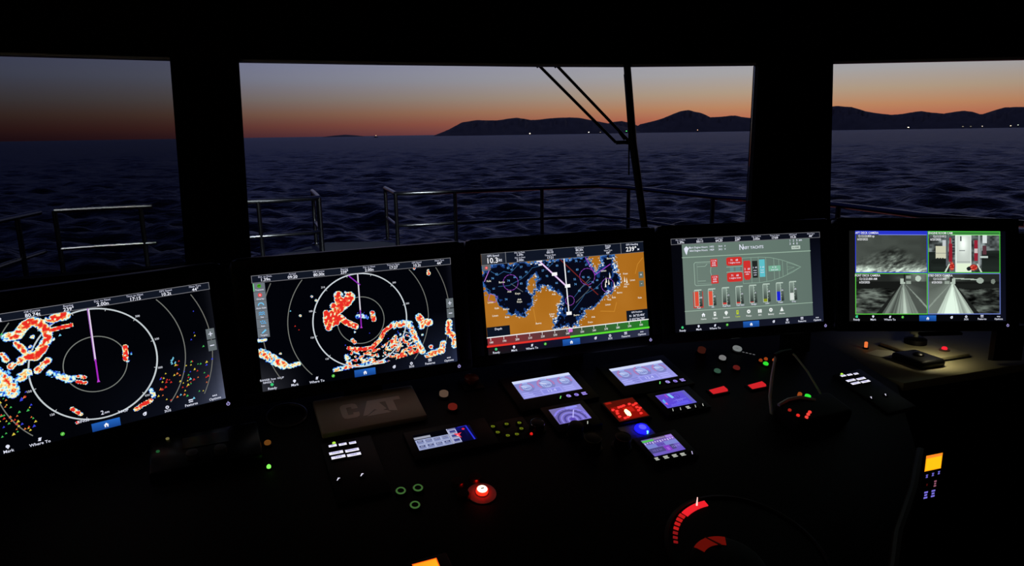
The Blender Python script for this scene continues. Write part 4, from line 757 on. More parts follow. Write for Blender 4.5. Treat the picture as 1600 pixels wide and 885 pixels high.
        return tone(g_)
    for (x0, y0, x1, y1, p, fc, hb) in ((6, -.2 + .4, 79.6, 41.8, p1, (44, 60, 214), (40, 52, 200)), (80, .2, 154.3, 41.8, p2, (74, 196, 66), (52, 124, 56)), (6, 42.2, 79.6, 83.2, deck(False, -6), (92, 204, 72), None), (80, 42.2, 154.3, 83.2, deck(True, 66), (108, 128, 205), None)):
        a.raster(x0, y0, x1, y1, p)
        if hb: a.rect(x0, y0, x1, y0 + 3.6, hb); a.line([(x0 + 24, y0 + 3.7), (x1, y0 + 3.7)], .5, tuple(min(255, c + 90) for c in fc))
        a.box(x0 + .4, y0 + .3, x1 - .3, y1 - .3, .8, fc)
    for x, y, s_ in ((18, 2.2, 'AFT DECK CAMERA'), (17.2, 5.4, '12:12:23.800 ap'), (13.6, 8.6, '6/25/2025'), (93, 2.2, 'ENGINE ROOM CAM'), (92, 5.4, '12:12:23.812'), (88, 8.6, '6/25/2025'), (18.5, 44.6, 'PORT DECK CAMERA'), (19, 48, '12:12:23.800 AM'), (15.4, 51.4, '6/25/2025'), (92.6, 44.6, 'STBD DECK CAMERA'), (92, 48, '12:12:23.800'), (89.2, 51.4, '6/25/2025')): a.text(s_, x, y, 3.1, (238, 240, 244), sx=.86)
    bottombar(a); a.rect(7, 84, 8.4, 86.6, (60, 205, 150)); return a

POSES = [(-0.9429, 1.5022, -0.4995, 39.38, 4.84, 0.78), (-0.4061, 1.8063, -0.4876, 25.0, 5.98, -0.07), (0.1721, 2.062, -0.4872, 18.0, 9.55, 0.5), (0.7724, 2.2088, -0.48, 11.74, 11.18, 0.01), (1.3782, 2.2499, -0.4805, 2.31, 12.45, -1.38)]
monitor('leftmost large screen showing a radar sweep cut off by the frame', POSES[0], art_radar_left(), 0.06)
monitor('second large screen from the left, radar with a red coastline at its foot', POSES[1], art_radar_mid(), 0.06)
monitor('middle large screen showing an orange and navy sea chart', POSES[2], art_chart(), 0.06)
monitor('fourth large screen, grey-green page with yacht plan and tank gauges', POSES[3], art_engine(), 0.09, 0.19)
monitor('rightmost large screen split into four camera pictures', POSES[4], art_cameras(), 0.125, 0.31)

# ------------------------------------------------------------------ instruments set into the console
def label_art(parent, name, w, h, draw, z, x=0, y=0, label=None):
    a = Art(100, 100 * h / w, w, h); draw(a); o = a.build(name, parent, z=z, label=label); o.location = (x, y, 0); return o
def display(name, label, u0, v0, u1, v1, margins, W, draw, cat='display', group='small console displays', h=0.010, keys=()):
    """screen rectangle u0..u1, v1..v0 ; margins = (left, right, top, bottom) of its black housing"""
    uc, vc = (u0 + u1) / 2, (v0 + v1) / 2; w, hh = u1 - u0, v0 - v1
    t = thing(name, label, cat, CF(uc, vc), group); l, r, tp, bt = margins
    MB().box(((r - l) / 2, (tp - bt) / 2, h / 2 - .002), (w + l + r, hh + tp + bt, h + .004 - .001)).build('housing', PLASTIC, t, bevel=0.003)
    a = Art(W, W * hh / w, w, hh); draw(a, W, W * hh / w); a.build('screen', t, z=h)
    for (ku, kv, kw, kh, col, kind) in keys:
        k = MB().box((ku - uc, kv - vc, h), (kw + .006, kh + .006, .003)).build('key', RUBBER, t, bevel=.001)
        ka = Art(10, 10 * kh / kw, kw, kh); H = 10 * kh / kw
        if kind == 'slash': ka.line([(1.5, H * .95), (8.5, H * .1)], 2.6, col); ka.disc(3, H * .8, 1.6, col, 8)
        elif kind == 'bars': ka.rect(0, 0, 10, H * .3, col); ka.rect(0, H * .42, 9, H * .62, col); ka.rect(0, H * .74, 10, H, col)
        else: ka.ring(5, H / 2, min(3.6, H * .42), 1.8, col, n=12); ka.line([(3, H * .25), (8, H * .8)], 1.8, col); ka.rect(4, H * .35, 9, H * .6, col)
        q_ = ka.build('key_icon', k, z=h + .0016); q_.location = (ku - uc, kv - vc, 0)
    return t
def art_engine_small(a, W, H):
    a.grad(0, 0, W, H, (128, 136, 196), (136, 140, 208), (158, 156, 236), (152, 152, 230), 5); a.rect(0, 0, W, H * .14, (210, 220, 252)); a.rect(0, H * .14, W, H * .17, (160, 168, 226))
    for x, r in ((.17, .125), (.5, .15), (.83, .125)):
        cx, cy = x * W, H * (.17 + .24); R = r * W; a.disc(cx, cy, R, (126, 130, 196), 28); a.disc(cx, cy, R * .62, (164, 180, 232), 24)
        a.ring(cx, cy, R * .86, R * .2, (180, 124, 180), n=26, a0=110, a1=215); a.ring(cx, cy, R * .86, R * .2, (178, 124, 182), n=16, a0=-20, a1=60); a.ring(cx, cy, R * .86, R * .2, (170, 190, 246), n=14, a0=62, a1=108); a.line([(cx, cy), (cx - R * .6, cy - R * .35)], R * .1, (230, 230, 255))
        a.text('%d' % (1450 + x * 100), cx, cy + R * .25, R * .45, (90, 92, 170))
    a.rect(W * .34, H * .66, W * .68, H * .96, (164, 164, 246)); a.rect(W * .355, H * .70, W * .665, H * .92, (140, 142, 226)); a.text('12.4', W * .51, H * .81, H * .2, (196, 200, 255))
    for k in range(3):
        y = H * (.70 + .1 * k); a.rect(W * .03, y, W * (.14 + .05 * k), y + H * .04, (176, 178, 252)); a.rect(W * .2, y, W * .32, y + H * .025, (112, 114, 200)); a.rect(W * .72, y, W * .9, y + H * .04, (176, 178, 252))
KI = [(-.117, -.098, .010, .011, (120, 235, 120), 'slash'), (-.091, -.0985, .016, .013, (170, 150, 250), 'ring'), (-.066, -.0995, .015, .013, (150, 130, 235), 'ring'), (-.041, -.1005, .015, .013, (170, 150, 250), 'bars')]
display('engine_display', 'small violet-lit engine display left of its twin, showing three round gauges', -.221, .012, -.033, -.076, (.03, .03, .028, .05), 160, art_engine_small, keys=KI)
display('engine_display', 'small violet-lit engine display under the fourth screen, right of its twin', .099, -.006, .291, -.099, (.03, .03, .028, .048), 160, art_engine_small, keys=[(.212, -.116, .010, .011, (120, 235, 120), 'slash'), (.238, -.119, .016, .013, (175, 160, 250), 'ring'), (.264, -.122, .015, .013, (150, 130, 235), 'ring'), (.290, -.123, .015, .013, (170, 150, 250), 'bars')])
def art_wind(a, W, H):
    a.grad(0, 0, W, H, (120, 112, 168), (124, 118, 190), (128, 118, 210), (112, 100, 180), 4); cx, cy = W * .46, H * .86
    for r, c, w_ in ((.50, (140, 130, 236), 6), (.40, (78, 70, 140), 5), (.31, (140, 132, 232), 4), (.22, (80, 70, 156), 5), (.13, (150, 140, 240), 4)): a.ring(cx, cy, r * W, w_, c, n=44, clip=(0, 0, W, H))
    for k in range(13):
        t_ = math.radians(10 + 13.3 * k); p = (cx + .45 * W * math.cos(t_), cy - .45 * W * math.sin(t_))
        if 3 < p[0] < W - 3 and p[1] > 3: a.text(str(k * 10), p[0], p[1], 5, (70, 60, 130))
    a.rect(W * .5, H * .04, W * .86, H * .16, (150, 150, 248)); a.line([(cx, cy), (cx + W * .22, H * .3)], 3, (190, 184, 255)); a.disc(cx, cy, 8, (90, 70, 180)); a.text('AWA', W * .8, H * .5, 9, (90, 84, 160))
display('wind_display', 'small violet-lit display with a half-round dial, partly behind a black knob', -.176, -.141, -.077, -.208, (.02, .02, .018, .03), 100, art_wind, keys=[(-.099, -.224, .008, .011, (200, 205, 190), 'slash')])
def art_depth(a, W, H):
    a.grad(0, 0, W, H, (104, 66, 200), (96, 84, 210), (84, 76, 225), (92, 72, 220), 4); a.box(1.5, 1.5, W - 1.5, H - 1.5, 1.6, (112, 110, 205))
    a.rect(W * .88, 2, W - 2, H - 2, (100, 96, 190)); a.poly([(W * .36, H * .06), (W * .46, H * .04), (W * .5, H * .36), (W * .41, H * .4)], (130, 196, 246)); a.rect(W * .28, H * .04, W * .33, H * .3, (160, 76, 200)); a.poly([(W * .06, H * .42), (W * .14, H * .34), (W * .12, H * .66), (W * .05, H * .66)], (96, 170, 240)); a.poly([(W * .05, H * .66), (W * .14, H * .6), (W * .12, H * .8)], (216, 96, 200))
    a.ring(W * .6, H * .3, 9, 2.4, (76, 60, 180), n=20); a.line([(W * .6, H * .3), (W * .55, H * .9)], 2, (70, 60, 170)); a.line([(W * .36, H * .6), (W * .82, H * .55)], 2, (120, 112, 235)); a.rect(W * .4, H * .72, W * .8, H * .9, (100, 92, 236)); a.text('239\u00b0', W * .6, H * .62, 15, (126, 118, 240)); a.text('AUTO', W * .3, H * .86, 8, (130, 122, 244))
WK = (196, 200, 190)
display('autopilot_display', 'small square purple display under the right engine display, five tiny keys below', .159, -.169, .262, -.232, (.02, .03, .018, .03), 100, art_depth, keys=[(.168, -.244, .007, .011, WK, 'slash'), (.193, -.246, .007, .011, WK, 'slash'), (.219, -.247, .012, .011, WK, 'bars'), (.244, -.248, .007, .011, WK, 'slash'), (.270, -.249, .007, .011, WK, 'slash')])
def art_status(a, W, H):
    a.grad(0, 0, W, H, (104, 84, 160), (132, 104, 196), (108, 84, 190), (112, 96, 196), 4); a.rect(0, H * .05, W * .36, H * .17, (84, 190, 84)); a.rect(W * .36, 0, W * .78, H * .14, (96, 80, 120)); a.rect(W * .78, 0, W, H * .22, (150, 110, 216))
    for k in range(12): a.rect(W * (.02 + .082 * k), H * .2, W * (.055 + .082 * k), H * (.27 if k % 3 else .31), (206, 196, 240))
    for k in range(5): a.text('NAV GPS VHF AIS LOG'.split()[k], W * (.44 + .12 * k), H * .09, 7, (190, 176, 226))
    a.rect(0, H * .33, W, H * .56, (124, 132, 208)); a.rect(W * .32, H * .34, W * .58, H * .55, (110, 88, 190)); a.text('STBY', W * .46, H * .45, 11, (80, 60, 150)); a.rect(0, H * .56, W, H * .84, (76, 70, 130)); a.rect(W * .46, H * .56, W * .66, H * .88, (128, 62, 196)); a.rect(W * .52, H * .66, W * .6, H * .84, (160, 96, 220)); a.grad(W * .8, H * .56, W, H, (110, 90, 180), (120, 100, 200), (96, 80, 190), (110, 90, 200), 2)
    a.text('10.3 kt', W * .22, H * .7, 11, (120, 112, 190)); a.text('12.6 V', W * .82, H * .7, 10, (150, 140, 220))
display('status_display', 'small lilac display with a green strip, directly below the round blue lamp', .001, -.333, .098, -.399, (.016, .024, .016, .03), 100, art_status, keys=[(0, -.410, .011, .010, WK, 'bars'), (.027, -.4115, .014, .010, WK, 'bars'), (.053, -.4135, .014, .010, WK, 'bars'), (.077, -.4155, .014, .010, WK, 'bars'), (.105, -.417, .007, .011, (220, 210, 255), 'slash')])
def art_intercom(a, W, H):
    a.rect(0, 0, W, H, (3, 3, 10)); lw = (132, 142, 184); dk_ = (54, 58, 104)
    a.rect(0, H * .16, W * .28, H * .30, (158, 162, 180)); a.rect(0, H * .34, W * .575, H, lw)
    for r in range(2):
        for k in range(4):
            x0 = W * (.012 + .142 * k); y0 = H * (.37 + .32 * r); a.box(x0, y0, x0 + W * .128, y0 + H * .26, 1.2, (190, 198, 232)); a.rect(x0 + 3, y0 + 3, x0 + W * .112, y0 + H * .13, dk_); a.text(('ENG', 'DECK', 'CREW', 'SALON', 'FLY', 'AFT', 'BOW', 'ALL')[r * 4 + k], x0 + W * .064, y0 + H * .09, 5, (210, 216, 250)); a.rect(x0 + 4, y0 + H * .18, x0 + W * .1, y0 + H * .21, (104, 112, 166))
    a.rect(W * .585, H * .02, W * .735, H, (116, 120, 158)); a.line([(W * .585, H * .02), (W * .585, H)], 1.4, (226, 230, 255))
    for k in range(3): a.box(W * .605, H * (.12 + .29 * k), W * .725, H * (.36 + .29 * k), 1.4, (206, 214, 255)); a.rect(W * .62, H * (.18 + .29 * k), W * .71, H * (.27 + .29 * k), (50, 56, 130))
    a.grad(W * .735, H * .02, W, H, (20, 20, 110), (10, 10, 44), (8, 8, 40), (6, 6, 30), 4); a.rect(W * .74, H * .30, W * .86, H * .9, (8, 8, 50)); a.line([(W * .93, H * .02), (W * .955, H * .95)], 4, (44, 50, 224)); a.line([(W * .79, H * .03), (W * .93, H * .02)], 3, (36, 36, 170))
    a.poly([(W * .66, H * .38), (W * .72, H * .42), (W * .80, H * .40), (W * .75, H * .52), (W * .76, H * .72), (W * .71, H * .58)], (250, 60, 80)); a.disc(W * .715, H * .54, 3, (255, 170, 170)); a.disc(W * .86, H * .2, 4, (230, 40, 70), 10)
display('intercom_panel', 'lavender-lit intercom touch panel with a grid of keys and a red star spot', -.563, -.139, -.409, -.200, (.02, .05, .02, .03), 160, art_intercom)
# grey lid with big letters
t = thing('display_cover', 'grey rectangular cover with large lighter block letters, under the second screen', 'cover', CF(-.640, -.002), None)
MB().box((0, 0, .007), (.272, .145, .018)).build('cover', GREYLID, t, bevel=.004)
def emb(st, w, h, m, z, x=0, y=0):
    vs, fs = text_mesh(st); xs = [p[0] for p in vs]; ys = [p[1] for p in vs]; sx, sy = w / (max(xs) - min(xs)), h / (max(ys) - min(ys)); mx, my = (max(xs) + min(xs)) / 2, (max(ys) + min(ys)) / 2
    return [((p[0] - mx) * sx + x, (p[1] - my) * sy + y, z) for p in vs], fs
LET = mat('cover_letters', (245, 228, 212), 0.5)
lb = MB()
Cp = [(0, .2), (.06, .06), (.2, 0), (.62, 0), (.76, .08), (.8, .2), (.8, .36), (.52, .36), (.52, .24), (.28, .24), (.28, .76), (.52, .76), (.52, .62), (.8, .62), (.8, .82), (.74, .94), (.6, 1), (.2, 1), (.06, .94), (0, .8)]
lx, ly, lw_, lh = -.075, -.031, .064, .062
def letter(P, x, w): lb.prism([(lx + x + p[0] * w, ly + p[1] * lh) for p in P], .016, .0166)
letter(Cp, 0, .056)
letter([(0, 0), (.12, .0), (.5, .42), (.9, .0), (.78, 0), (.78, 0)][:0] or [(-.02, .0), (.34, 1), (.70, 1), (.98, .25), (.72, .12), (.5, .34), (.18, .02)], .052, .066)
letter([(.12, -.06), (.52, .26), (.98, .12), (1.12, -.06)], .052, .066)
letter([(0, 1), (1, 1), (1, .76), (.68, .76), (.68, 0), (.34, .10), (.34, .76), (0, .76)], .100, .062)
lb.build('lettering', LET, t, smooth=False, label='raised block letters CAT in pale grey')

# alarm panel
t = thing('alarm_panel', 'glowing red alarm panel of small backlit symbols with one bright lamp', 'panel', CF(.038, -.202))
MB().box((0, 0, .004), (.108, .102, .012)).build('housing', PLASTIC, t, bevel=.003)
MB().box((0, 0, .0105), (.097, .088, .002)).build('face_plate', glow('red_face_glow', (84, 16, 8), 1.0), t, bevel=.0006)  # whole face given a dim red glow of its own
RED = glow('red_backlight', (245, 52, 46), 1.1); RED2 = glow('red_dim', (150, 26, 16), 1.0)
spots = [(-.040, .006), (-.036, -.012), (-.038, -.026), (-.026, -.036), (-.017, .012), (-.008, .013), (.001, .015), (.021, .017), (.03, .010), (.034, -.002), (.031, -.016), (.03, -.03), (.041, .014), (.041, -.008), (-.032, -.002), (-.015, -.034)]
for x, y in spots: MB().prism([(x - .0056, y - .0026), (x - .0014, y - .0046), (x + .0056, y - .0014), (x + .0046, y + .004), (x - .0026, y + .0042)], .011, .0132).build('lit_symbol', RED, t, smooth=False)
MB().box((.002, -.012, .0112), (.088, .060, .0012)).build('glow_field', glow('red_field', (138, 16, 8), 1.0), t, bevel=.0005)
MB().box((-.036, .038, .0118), (.018, .008, .0012)).build('lit_strip', RED2, t)
MB().prism([(-.013, -.030), (-.004, -.032), (-.001, -.020), (-.005, -.006), (-.011, -.007), (-.013, -.016)], .011, .017).build('bright_lamp', glow('hot_lamp', (255, 225, 150), 3.0), t)
MB().box((0.006, -.004, .0117), (.03, .022, .001)).build('lamp_window', glow('red_window', (190, 30, 18), 1.0), t)

# blue beacon button
t = thing('blue_lamp', 'round domed blue illuminated push lamp below the red alarm panel', 'lamp', CF(.036, -.288))
MB().box((-.014, .0, .001), (.088, .062, .004)).build('plate', mat('glow_catch_grey', (165, 165, 172), .5), t, bevel=.002)  # pale plate added to catch the blue glow of the lens
MB().lathe([(.0235, .002), (.0235, .004), (.0205, .005)], 24).build('collar', mat('glow_catch_grey', (90, 90, 96)), t)
MB().lathe([(.0195, .003), (.0195, .009), (.0155, .0135)], 24).build('lens', glow('blue_lens', (7, 7, 250), 9), t)
MB().lathe([(.0105, .0135), (.0105, .0142)], 18).build('cap', glow('blue_cap', (84, 84, 250), 1.2), t)
MB().lathe([(.0032, .004), (.003, .0115), (.001, .0128)], 10, c=(.005, -.0172)).build('bright_spot', glow('cyan_spot', (110, 220, 255), 2.0), t)

def rocker(u, v, label):
    t = thing('rocker_switch', label, 'switch', CF(u, v), 'red rocker switches')
    MB().box((0, 0, .001), (.068, .034, .008)).build('frame', PLASTIC, t, bevel=.002)
    MB().add([(-.028, -.011, .005), (.028, -.011, .005), (.028, .011, .005), (-.028, .011, .005), (-.026, -.009, .008), (.026, -.009, .012), (.026, .009, .012), (-.026, .009, .008)], [(0, 3, 2, 1), (4, 5, 6, 7), (0, 1, 5, 4), (1, 2, 6, 5), (2, 3, 7, 6), (3, 0, 4, 7)]).build('lens', glow('rocker_red', (205, 34, 40), 1.0), t, bevel=.001)
rocker(.371, -.196, 'red-lit rocker switch, the nearer of two right of the purple display'); rocker(.510, -.209, 'red-lit rocker switch, the one beside the chrome throttle')

def push_cap(u, v, r, h, colr, name, label, rough=.4, emit=None, grp=None):
    t = thing(name, label, 'button', CF(u, v), grp)
    MB().lathe([(r * 1.35, -.002), (r * 1.35, .004), (r * 1.08, .006)], 20).build('collar', PLASTIC, t)
    MB().lathe([(r, .004), (r, h), (r * .8, h + .002)], 20).build('cap', glow('cap_%d_%d_%d' % colr, colr, emit) if emit else mat('cap_%d_%d_%d' % colr, colr, rough), t)  # emit: dim glow in place of light falling on the cap
    return t
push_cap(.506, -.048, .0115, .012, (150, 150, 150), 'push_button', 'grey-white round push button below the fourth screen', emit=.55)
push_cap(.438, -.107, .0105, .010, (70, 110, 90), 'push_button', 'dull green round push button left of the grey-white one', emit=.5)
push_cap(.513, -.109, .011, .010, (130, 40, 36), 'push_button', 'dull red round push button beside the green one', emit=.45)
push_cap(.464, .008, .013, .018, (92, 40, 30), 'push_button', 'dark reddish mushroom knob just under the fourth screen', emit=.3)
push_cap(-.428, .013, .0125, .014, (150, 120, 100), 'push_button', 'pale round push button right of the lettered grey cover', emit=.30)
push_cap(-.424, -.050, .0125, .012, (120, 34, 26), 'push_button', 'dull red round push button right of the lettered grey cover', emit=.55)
t = thing('mushroom_switch', 'dark red mushroom stop switch between second and middle screens', 'switch', CF(-.334, .045)); MB().box((0, 0, .002), (.06, .06, .008)).build('base', PLASTIC, t, bevel=.002); MB().lathe([(.010, .005), (.010, .016), (.021, .019), (.021, .026), (.012, .030)], 20).build('cap', mat('dark_red_cap', (110, 24, 18), .35), t)
# ring lever + caption ticks, glowing dimly in place of light falling on them
t = thing('ring_pull', 'grey ring-shaped pull handle just below the fourth screen', 'handle', CF(.596, -.014)); MB().lathe([(.018, -.002), (.018, .004)], 20).build('base', PLASTIC, t)
MB().tube([(.011 * math.cos(k * math.pi / 8), .011 * math.sin(k * math.pi / 8), .010) for k in range(17)], .0048, 8).build('ring', glow('grey_ring_glow', (150, 156, 156), .55), t)
a = Art(40, 20, .05, .025); [a.rect(2 + 9 * k, 4 + k * 1.0, 8 + 9 * k, 6.5 + k, (120, 122, 122)) for k in range(4)]; o_ = a.build('scale_marks', t, z=.0015); o_.location = (.028, -.030, 0); o_.rotation_euler = (0, 0, -.62)
# pilot lamps
def pilot(u, v, colr, label, st=1.0, r=.006, grp='amber pilot lamps'):
    t = thing('pilot_lamp', label, 'lamp', CF(u, v), grp)
    MB().lathe([(r * 1.5, -.001), (r * 1.5, .003), (r * 1.05, .004)], 14).build('collar', PLASTIC, t); MB().lathe([(r, .003), (r, .008), (r * .6, .011)], 14).build('lens', glow('pilot_%d_%d_%d' % colr, colr, st), t)
pilot(.628, -.093, (150, 62, 22), 'amber pilot lamp, left of the three beside the throttle top', .8); pilot(.652, -.091, (160, 66, 22), 'amber pilot lamp, middle one of three beside the throttle top', .8); pilot(.676, -.104, (190, 80, 30), 'amber pilot lamp, right of the three beside the throttle top', .8)
pilot(.631, -.114, (50, 220, 50), 'green pilot lamp in front of the amber ones', 1.0, .0085, None)
pilot(-.911, -.146, (130, 240, 90), 'bright green pilot lamp on the dark left part of the console', 1.2, .005, None); pilot(-.904, -.057, (110, 66, 24), 'dim amber pilot lamp on the dark left part of the console', .8, .008, None)
pilot(-.265, -.219, (220, 30, 24), 'tiny red pilot lamp beside the black rim knob', 1.0, .004, None)

# throttle: forward-leaning loop of two chrome levers over a black pod
t = thing('throttle_lever', 'chrome-edged throttle lever loop on a black pod, right part of the console', 'lever', CF(.55, -.36))
MB().box((0, -.03, .023), (.21, .10, .05)).build('pod', RUBBER, t, bevel=.012, seg=3)
def lv(P): return [(u - .55, v + .36, h) for u, v, h in P]
MB().tube(lv([(.456, -.335, -.004), (.463, -.305, .04), (.487, -.272, .08), (.503, -.252, .115), (.515, -.240, .132)]), [.0048, .0048, .0045, .004, .004], 10).build('lever', TRIM, t)
MB().tube(lv([(.655, -.356, -.004), (.636, -.326, .04), (.618, -.278, .085), (.59, -.246, .122), (.575, -.236, .134)]), [.003, .003, .003, .003, .003], 10).build('lever', TRIM, t)
MB().tube(lv([(.510, -.242, .132), (.54, -.238, .136), (.577, -.236, .134)]), .009, 10).build('grip', GLOSSB, t)
MB().tube(lv([(.448, -.354, .047), (.49, -.346, .052), (.535, -.347, .052), (.576, -.366, .047)]), .0052, 8).build('chrome_strip', TRIM, t)
for x, y, c, r in ((.563, -.349, (50, 230, 60), .0085), (.548, -.333, (150, 70, 26), .006)): MB().lathe([(r, .045), (r, .054), (r * .6, .056)], 12, c=(x - .55, y + .36)).build('indicator', glow('pilot_%d_%d_%d' % c, c, 1.0), t)
for x, y, c in ((.447, -.405, (150, 30, 22)), (.452, -.432, (225, 40, 34)), (.47, -.446, (240, 70, 60)), (.485, -.437, (240, 70, 60)), (.498, -.430, (235, 60, 50))):
    MB().lathe([(.0048, .040), (.0048, .0515), (.002, .0535)], 10, c=(x - .55 + .012, y + .36 + .02)).build('red_indicator', glow('pilot_%d_%d_%d' % c, c, 1.0), t)

# key pads with white lit captions
def keypad(label, u, v, su, words):
    t = thing('keypad', label, 'keypad', CF(u, v), 'backlit key pads'); 
    MB().box((.012, -.075, .002), (.125, .215, .010)).build('housing', PLASTIC, t, bevel=.004)
    LW = (236, 234, 255)
    for (x, y, w, h_), wd in zip(((-.024, .012, .019, .0085), (.000, .0105, .019, .0085), (.024, .009, .017, .0085), (-.021, -.016, .033, .010), (.017, -.018, .033, .010), (-.019, -.033, .033, .010), (.018, -.035, .033, .010)), words):
        k = MB().box((x * su, y, .0085), (w * su + .003, h_ + .004, .004)).build('key', RUBBER, t, bevel=.001)
        a = Art(100, 100 * h_ / (w * su), w * su, h_); H = 100 * h_ / (w * su); a.grad(0, 0, 100, H, (214, 210, 250), (226, 224, 255), (250, 250, 255), (250, 250, 255), 2); a.text(wd, 50, H * .45, H * .75, (110, 104, 190)); q_ = a.build('caption', k, z=.0106); q_.location = (x * su, y, 0)
    MB().lathe([(.004, .006), (.004, .011), (.002, .012)], 10, c=(-.019 * su, .022)).build('indicator', glow('lime', (170, 225, 70), 1.1), t)
    for x, y in ((-.034, -.108), (.020, -.110)):
        k = MB().lathe([(.008, .006), (.008, .010)], 12, c=(x * su, y)).build('round_key', RUBBER, t); a = Art(10, 10, .009, .009); a.line([(2, 8.5), (7, 1.5)], 2.6, (236, 234, 255)); a.line([(5, 2), (9, 2.4)], 2.2, (236, 234, 255)); q_ = a.build('caption', k, z=.0102); q_.location = (x * su, y, 0)
kw = ('IC', 'PA', 'FOG', 'PAGE', 'HORN', 'TALK', 'HAIL')
keypad('backlit key pad with white captions below the lettered grey cover', -.735, -.132, 1.0, kw)
keypad('backlit key pad with white captions right of the throttle lever', .857, -.262, 1.12, kw)
# symbol pad
t = thing('symbol_pad', 'square black pad with seven dim yellow-green symbols beside the intercom', 'panel', CF(-.317, -.187))
MB().box((0, 0, .002), (.125, .092, .009)).build('housing', PLASTIC, t, bevel=.003)
for u, v in ((-.351, -.162), (-.312, -.163), (-.277, -.168), (-.348, -.188), (-.328, -.208), (-.303, -.210), (-.282, -.192)):
    x, y = u + .317, v + .187; k = MB().lathe([(.010, .006), (.010, .009)], 14, c=(x, y)).build('key', RUBBER, t); a = Art(10, 10, .014, .012); a.ring(5, 5.6, 3.2, 1.2, (104, 116, 24), n=14); a.line([(3, 2), (6.5, 3.4)], 1.3, (112, 124, 26)); a.line([(3, 5.5), (7, 6)], 1.6, (96, 108, 20)); q_ = a.build('key_icon', k, z=.0093); q_.location = (x, y, 0)
# knobs
def knob(u, v, r, h, label, rimc=None):
    t = thing('rotary_knob', label, 'knob', CF(u, v), 'black rotary knobs')
    MB().lathe([(r * 1.25, -.002), (r * 1.25, .004), (r * 1.1, .006)], 20).build('base', PLASTIC, t)
    MB().lathe([(r, .004), (r * .98, h * .8), (r * .86, h), (r * .5, h + .002)], 24).build('grip', PLASTIC, t)
    if rimc: MB().tube([(r * .92 * math.cos(k * math.pi / 10), r * .92 * math.sin(k * math.pi / 10), h) for k in range(21)], .0012, 6).build('rim', rimc, t)
knob(-.240, -.200, .020, .024, 'black knob with a pale metal rim right of the symbol pad', CHROME)
knob(-.150, -.248, .021, .034, 'black knob standing in front of the wind display'); knob(-.135, -.310, .024, .034, 'black knob in front, nearest the viewer, below the wind display', mat('dull_rim', (70, 72, 40), .5)); knob(-.055, -.330, .022, .034, 'black knob left of the lilac status display', mat('brown_rim', (84, 62, 52), .5))
# push buttons lower left
GRN = glow('green_ring', (74, 120, 60), .62)
for (u, v), lb_ in zip(((-.642, -.315), (-.602, -.318), (-.624, -.368)), ('left', 'right', 'lower')):
    t = thing('ring_button', 'green-ringed metal push button, the %s of three at the front' % lb_, 'button', CF(u, v), 'green-ringed push buttons')
    MB().lathe([(.0145, -.001), (.0145, .003), (.0115, .0045)], 22).build('collar', mat('dark_steel', (60, 62, 60), .35, 1.0), t); MB().tube([(.0095 * math.cos(k * math.pi / 10), .0095 * math.sin(k * math.pi / 10), .005) for k in range(21)], .0021, 6).build('lit_ring', GRN, t); MB().lathe([(.0082, .003), (.0082, .0055)], 18).build('plunger', RUBBER, t)
for (u, v), lb_ in zip(((-.509, -.330), (-.464, -.328), (-.510, -.373)), ('upper left', 'upper right', 'lower left')):
    t = thing('lamp_button', 'unlit dark red push button, %s of the cluster around the lit one' % lb_, 'button', CF(u, v), 'red push buttons')
    MB().lathe([(.0165, -.001), (.0165, .004), (.0135, .0105)], 22).build('collar', mat('bronze_rim', (120, 84, 66), .3, 1.0), t); MB().lathe([(.0118, .006), (.0118, .0115)], 20).build('lens', mat('dark_red_lens', (60, 10, 8), .3), t)
t = thing('lamp_button', 'bright red glowing round push button with a white-hot centre', 'button', CF(-.466, -.377), 'red push buttons')
MB().lathe([(.034, -.001), (.034, .002), (.0165, .003), (.014, .006)], 28).build('collar', mat('glow_catch_grey', (90, 90, 96)), t); MB().lathe([(.0138, .003), (.0138, .013), (.0125, .0145)], 24).build('red_rim', glow('hot_red', (255, 22, 9), 5), t); MB().lathe([(.0120, .0145), (.0110, .0162), (.0095, .0166)], 24).build('lens', glow('white_hot', (255, 236, 205), 2.2), t); MB().box((.0005, 0, .0170), (.0075, .0026, .0008)).build('mark', mat('mark_brown', (60, 24, 10), .5), t)  # collar widened into a plate to catch the red glow
# rudder dial: quarter scale lit red
t = thing('rudder_dial', 'large black rudder dial with a curved red-lit scale and pointer', 'dial', CF(.018, -.736))
MB().lathe([(.182, -.004), (.182, .006), (.174, .010), (.172, .006), (.002, .006)], 64).build('case', PLASTIC, t)
SC = glow('red_scale', (240, 34, 44), 1.0); SC2 = glow('red_tick', (190, 26, 26), 1.0); SC3 = glow('red_tick_dim', (130, 18, 20), 1.0)  # marks farther round glow dimmer: lamp fall-off put into the colours
def arcseg(a0, a1, r0, r1, n=8):
    P = [(r1 * math.cos(math.radians(a0 + (a1 - a0) * k / n)), r1 * math.sin(math.radians(a0 + (a1 - a0) * k / n))) for k in range(n + 1)] + [(r0 * math.cos(math.radians(a1 - (a1 - a0) * k / n)), r0 * math.sin(math.radians(a1 - (a1 - a0) * k / n))) for k in range(n + 1)]
    return P
MB().prism(arcseg(87, 114, .150, .166, 12), .006, .0085).build('scale_band', SC, t, smooth=False)
for k, (a0, c) in enumerate(((116, SC2), (121.5, SC2), (127, SC2), (132.5, SC2), (138, SC3), (143.2, SC3), (148, SC3))):
    MB().prism(arcseg(a0, a0 + 3.2 - .22 * k, .153, .167 - .0008 * k, 3), .006, .0085).build('scale_mark', c, t, smooth=False)
MB().tube([(-.022, .156, .012), (-.004, .177, .012)], [.0022, .0010], 6).build('pointer', glow('pointer_hot', (255, 190, 180), 1.4), t)
MB().lathe([(.082, .004), (.082, .017), (.074, .020), (.01, .020)], 40, c=(-.072, -.020)).build('hub', PLASTIC, t)
